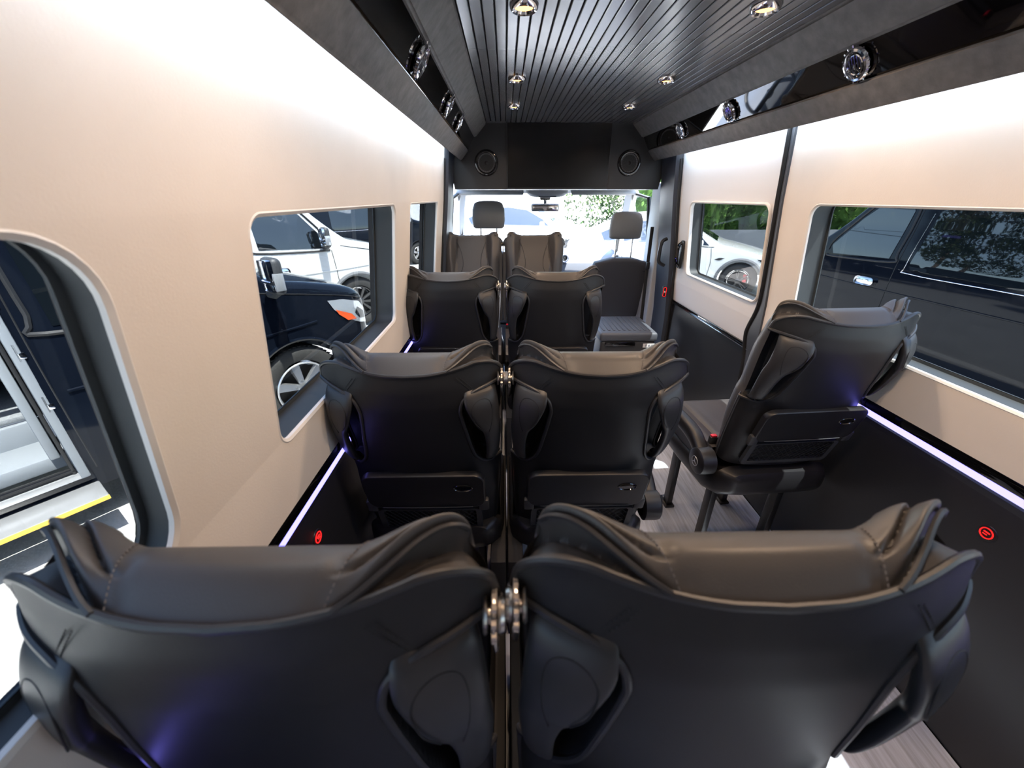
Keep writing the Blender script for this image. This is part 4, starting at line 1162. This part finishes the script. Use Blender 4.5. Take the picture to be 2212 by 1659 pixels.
# white saloon car outside the sliding door
CT=[(0,.55),(.05,.68),(.15,.74),(.5,.86),(1.0,.98),(1.35,1.06),(1.9,1.36),(2.3,1.55),(2.8,1.62),(3.5,1.56),(4.2,1.28),(4.6,1.15),(4.75,.95)]
CH_=[(0,.45),(.03,.60),(.1,.74),(.25,.86),(.6,.93),(1.0,.955),(3.8,.96),(4.5,.88),(4.75,.74)]
CTU=[(.2,.06),(.4,.01),(.7,.0),(.95,.03),(1.1,.09),(1.35,.20),(1.6,.32)]
def car(name,label,loc,yaw,paint,sg,sc_=1.0,style='black'):
    v=Veh(name,label,'car',loc,yaw,paint,4.75,CT,CH_,(.88,3.75),.355,CTU,bot=.24,arch=.05,zr=.08)
    v.side('side_window',[(1.55,1.03),(1.75,1.20),(2.2,1.42),(2.75,1.49),(3.4,1.43),(3.9,1.20),(3.8,1.05)],'vglass',.006,sg)
    v.line('window_line',[(1.45,1.0),(2.5,1.01),(3.9,1.04)],'rubber',.008,sg)
    v.line('door_gap',[(1.50,.35),(1.46,.7),(1.50,.98)],'rubber',.005,sg); v.line('door_gap',[(2.6,.35),(2.6,1.0)],'rubber',.005,sg)
    v.side('fender_badge',[(1.20,.80),(1.32,.80),(1.40,.76),(1.30,.75)],'rubber',.006,sg)
    v.side('headlight',[(.10,.66),(.14,.72),(.52,.80),(.62,.80),(.40,.70)],'vglass',.006,sg,step=.04)
    pts=[(.88+.43*math.cos(a),.355+.43*math.sin(a)) for a in [PI*k/14 for k in range(15)]]
    v.line('arch_cladding',pts,'cladding',.035,sg,n=3)
    for w_ in v.wheels: v.wheel(w_,sg,style,5)
    v.cap('windshield',[(-.62,1.42),(.62,1.42),(.52,2.25),(-.52,2.25)],'vglass')
    m=MB(); m.box((sg*1.04,-1.72,1.08),(.18,.12,.13),.045,seg=3); mm=m.build('door_mirror','vwhite' if paint=='vwhite' else 'plastic',v.r)
    v.r.scale=(sc_,)*3
    return v
yc=R(118)
def placec(wx,wy,yaw,sc_,sg=1):
    f=Vector((math.sin(yaw),math.cos(yaw),0)); rt=Vector((math.cos(yaw),-math.sin(yaw),0))
    return Vector((wx,wy,GZ))-rt*.94*sc_*sg+f*.88*sc_
c1=car('car','white car with black five-spoke wheels and red calipers outside the sliding door',placec(5.05,9.3,yc,1.12),yc,'vwhite',1,1.12)
# pickup-like vehicle seen through the windshield
yp=R(105)
c2=car('car','silver car parked across the lot, seen through the windshield',placec(1.9,14.2,yp,1.25),yp,'vwhite',1,1.25)
c3=car('car','pale car far beyond the rear-view mirror, through the windshield',placec(.9,21.5,R(100),1.1),R(100),'vwhite',1,1.1)
# hedges
def leafy(name,label,cat,boxes,n,size,m,par=None,seed=1,blob=True):
    rnd=random.Random(seed); bm=bmesh.new()
    for i in range(n):
        c,d=boxes[i%len(boxes)]
        while True:
            u=Vector((rnd.uniform(-1,1),rnd.uniform(-1,1),rnd.uniform(-1,1)))
            if u.length<1 or not blob: break
        if blob: u=u.normalized()*(u.length**.4)
        p=Vector((c[0]+u.x*d[0]/2,c[1]+u.y*d[1]/2,c[2]+u.z*d[2]/2))
        s_=size*rnd.uniform(.6,1.3); q=Matrix.Rotation(rnd.uniform(0,6.28),3,'Z')@Matrix.Rotation(rnd.uniform(-1.1,1.1),3,'X')
        vs=[bm.verts.new(p+q@Vector(k)*s_) for k in ((-.35,0,0),(0,-.8,.05),(.35,0,0),(0,.8,.1))]
        bm.faces.new(vs)
    me=bpy.data.meshes.new(name); bm.to_mesh(me); bm.free(); me.materials.append(M[m]); o=ob(name,me,par)
    if cat: tag(o,label,cat)
    return o
leafy('hedge','tall green hedge behind the white car outside the sliding door','hedge',[((x,14.5+((x*7)%1)*.8,.9+((x*3.3)%1)*.8),(2.6,2.2,3.4)) for x in [5+1.2*k for k in range(9)]]+[((3.6+k,20,1.2),(2.5,2,3.5)) for k in range(4)],30000,.12,'leaf',seed=3)
hc=bpy.data.objects['hedge']
mb=MB()
for k in range(9):
    x=5+1.2*k; mb.lathe([(0,2.0),(.9,1.6),(1.15,.6),(1.2,-.6),(1.0,-1.6)],c=(x,14.7+((x*7)%1)*.8,.9),seg=14)
mb.build('inner_growth','leaf',hc)
mb=MB(); mb.box((11,13.2,-.1),(12,.08,1.25));  o=mb.build('fence','fence',smooth=False); tag(o,'dark grey fence standing in front of the green hedge','fence')
# trees left of the vans, mirrored in the black van's glass
for k,(x,y,h,lb) in enumerate(((-17,19,9,'bushy tree standing far left of the vans'),(-15,35,8,'smaller tree at the far left corner of the lot'))):
    r_=empty('tree',(x,y,GZ)); tag(r_,lb,'tree','trees left of the lot')
    mb=MB(); mb.tube([(0,0,0),(.1,0,h*.35),(-.1,.1,h*.6)],lambda f:.22-.12*f,8); mb.build('trunk','bark',r_)
    o=leafy('crown','',None,[((math.cos(a)*1.6,math.sin(a)*1.6,h*(.62+.10*(q%3))),(2.6,2.6,1.6)) for q,a in enumerate([1.05*k2 for k2 in range(6)])],6500,.15,'leaf2',r_,seed=20+k)
# far wall and pole
mb=MB(); mb.box((-9,34,1.0),(20,.4,3.5)); struct(mb.build('wall_far','stucco'),'pale building wall at the far end of the lot','wall')
r_=empty('utility_pole',(-22,24,GZ)); tag(r_,'tall wooden utility pole with crossarms left of the lot','pole')
mb=MB(); mb.tube([(0,0,0),(0,0,11)],.14,8); mb.build('post','bark',r_)
mb=MB(); mb.box((0,0,10.2),(.12,2.4,.12)); mb.build('crossarm','bark',r_); mb=MB(); mb.box((0,0,9.2),(.12,2.0,.12)); mb.build('crossarm','bark',r_)
for k,z in enumerate((9.3,10.3)):
    mb=MB(); mb.tube([(-22.3,24+yy,GZ+z-.9*(1-((yy)/30)**2)*1 if False else GZ+z-1.2+1.2*(yy/30)**2) for yy in [-30+4*q for q in range(16)]],.02,4); tag(mb.build('power_line','rubber'),'dark power line strung along the left edge of the lot, '+('lower' if k==0 else 'upper')+' one','cable')
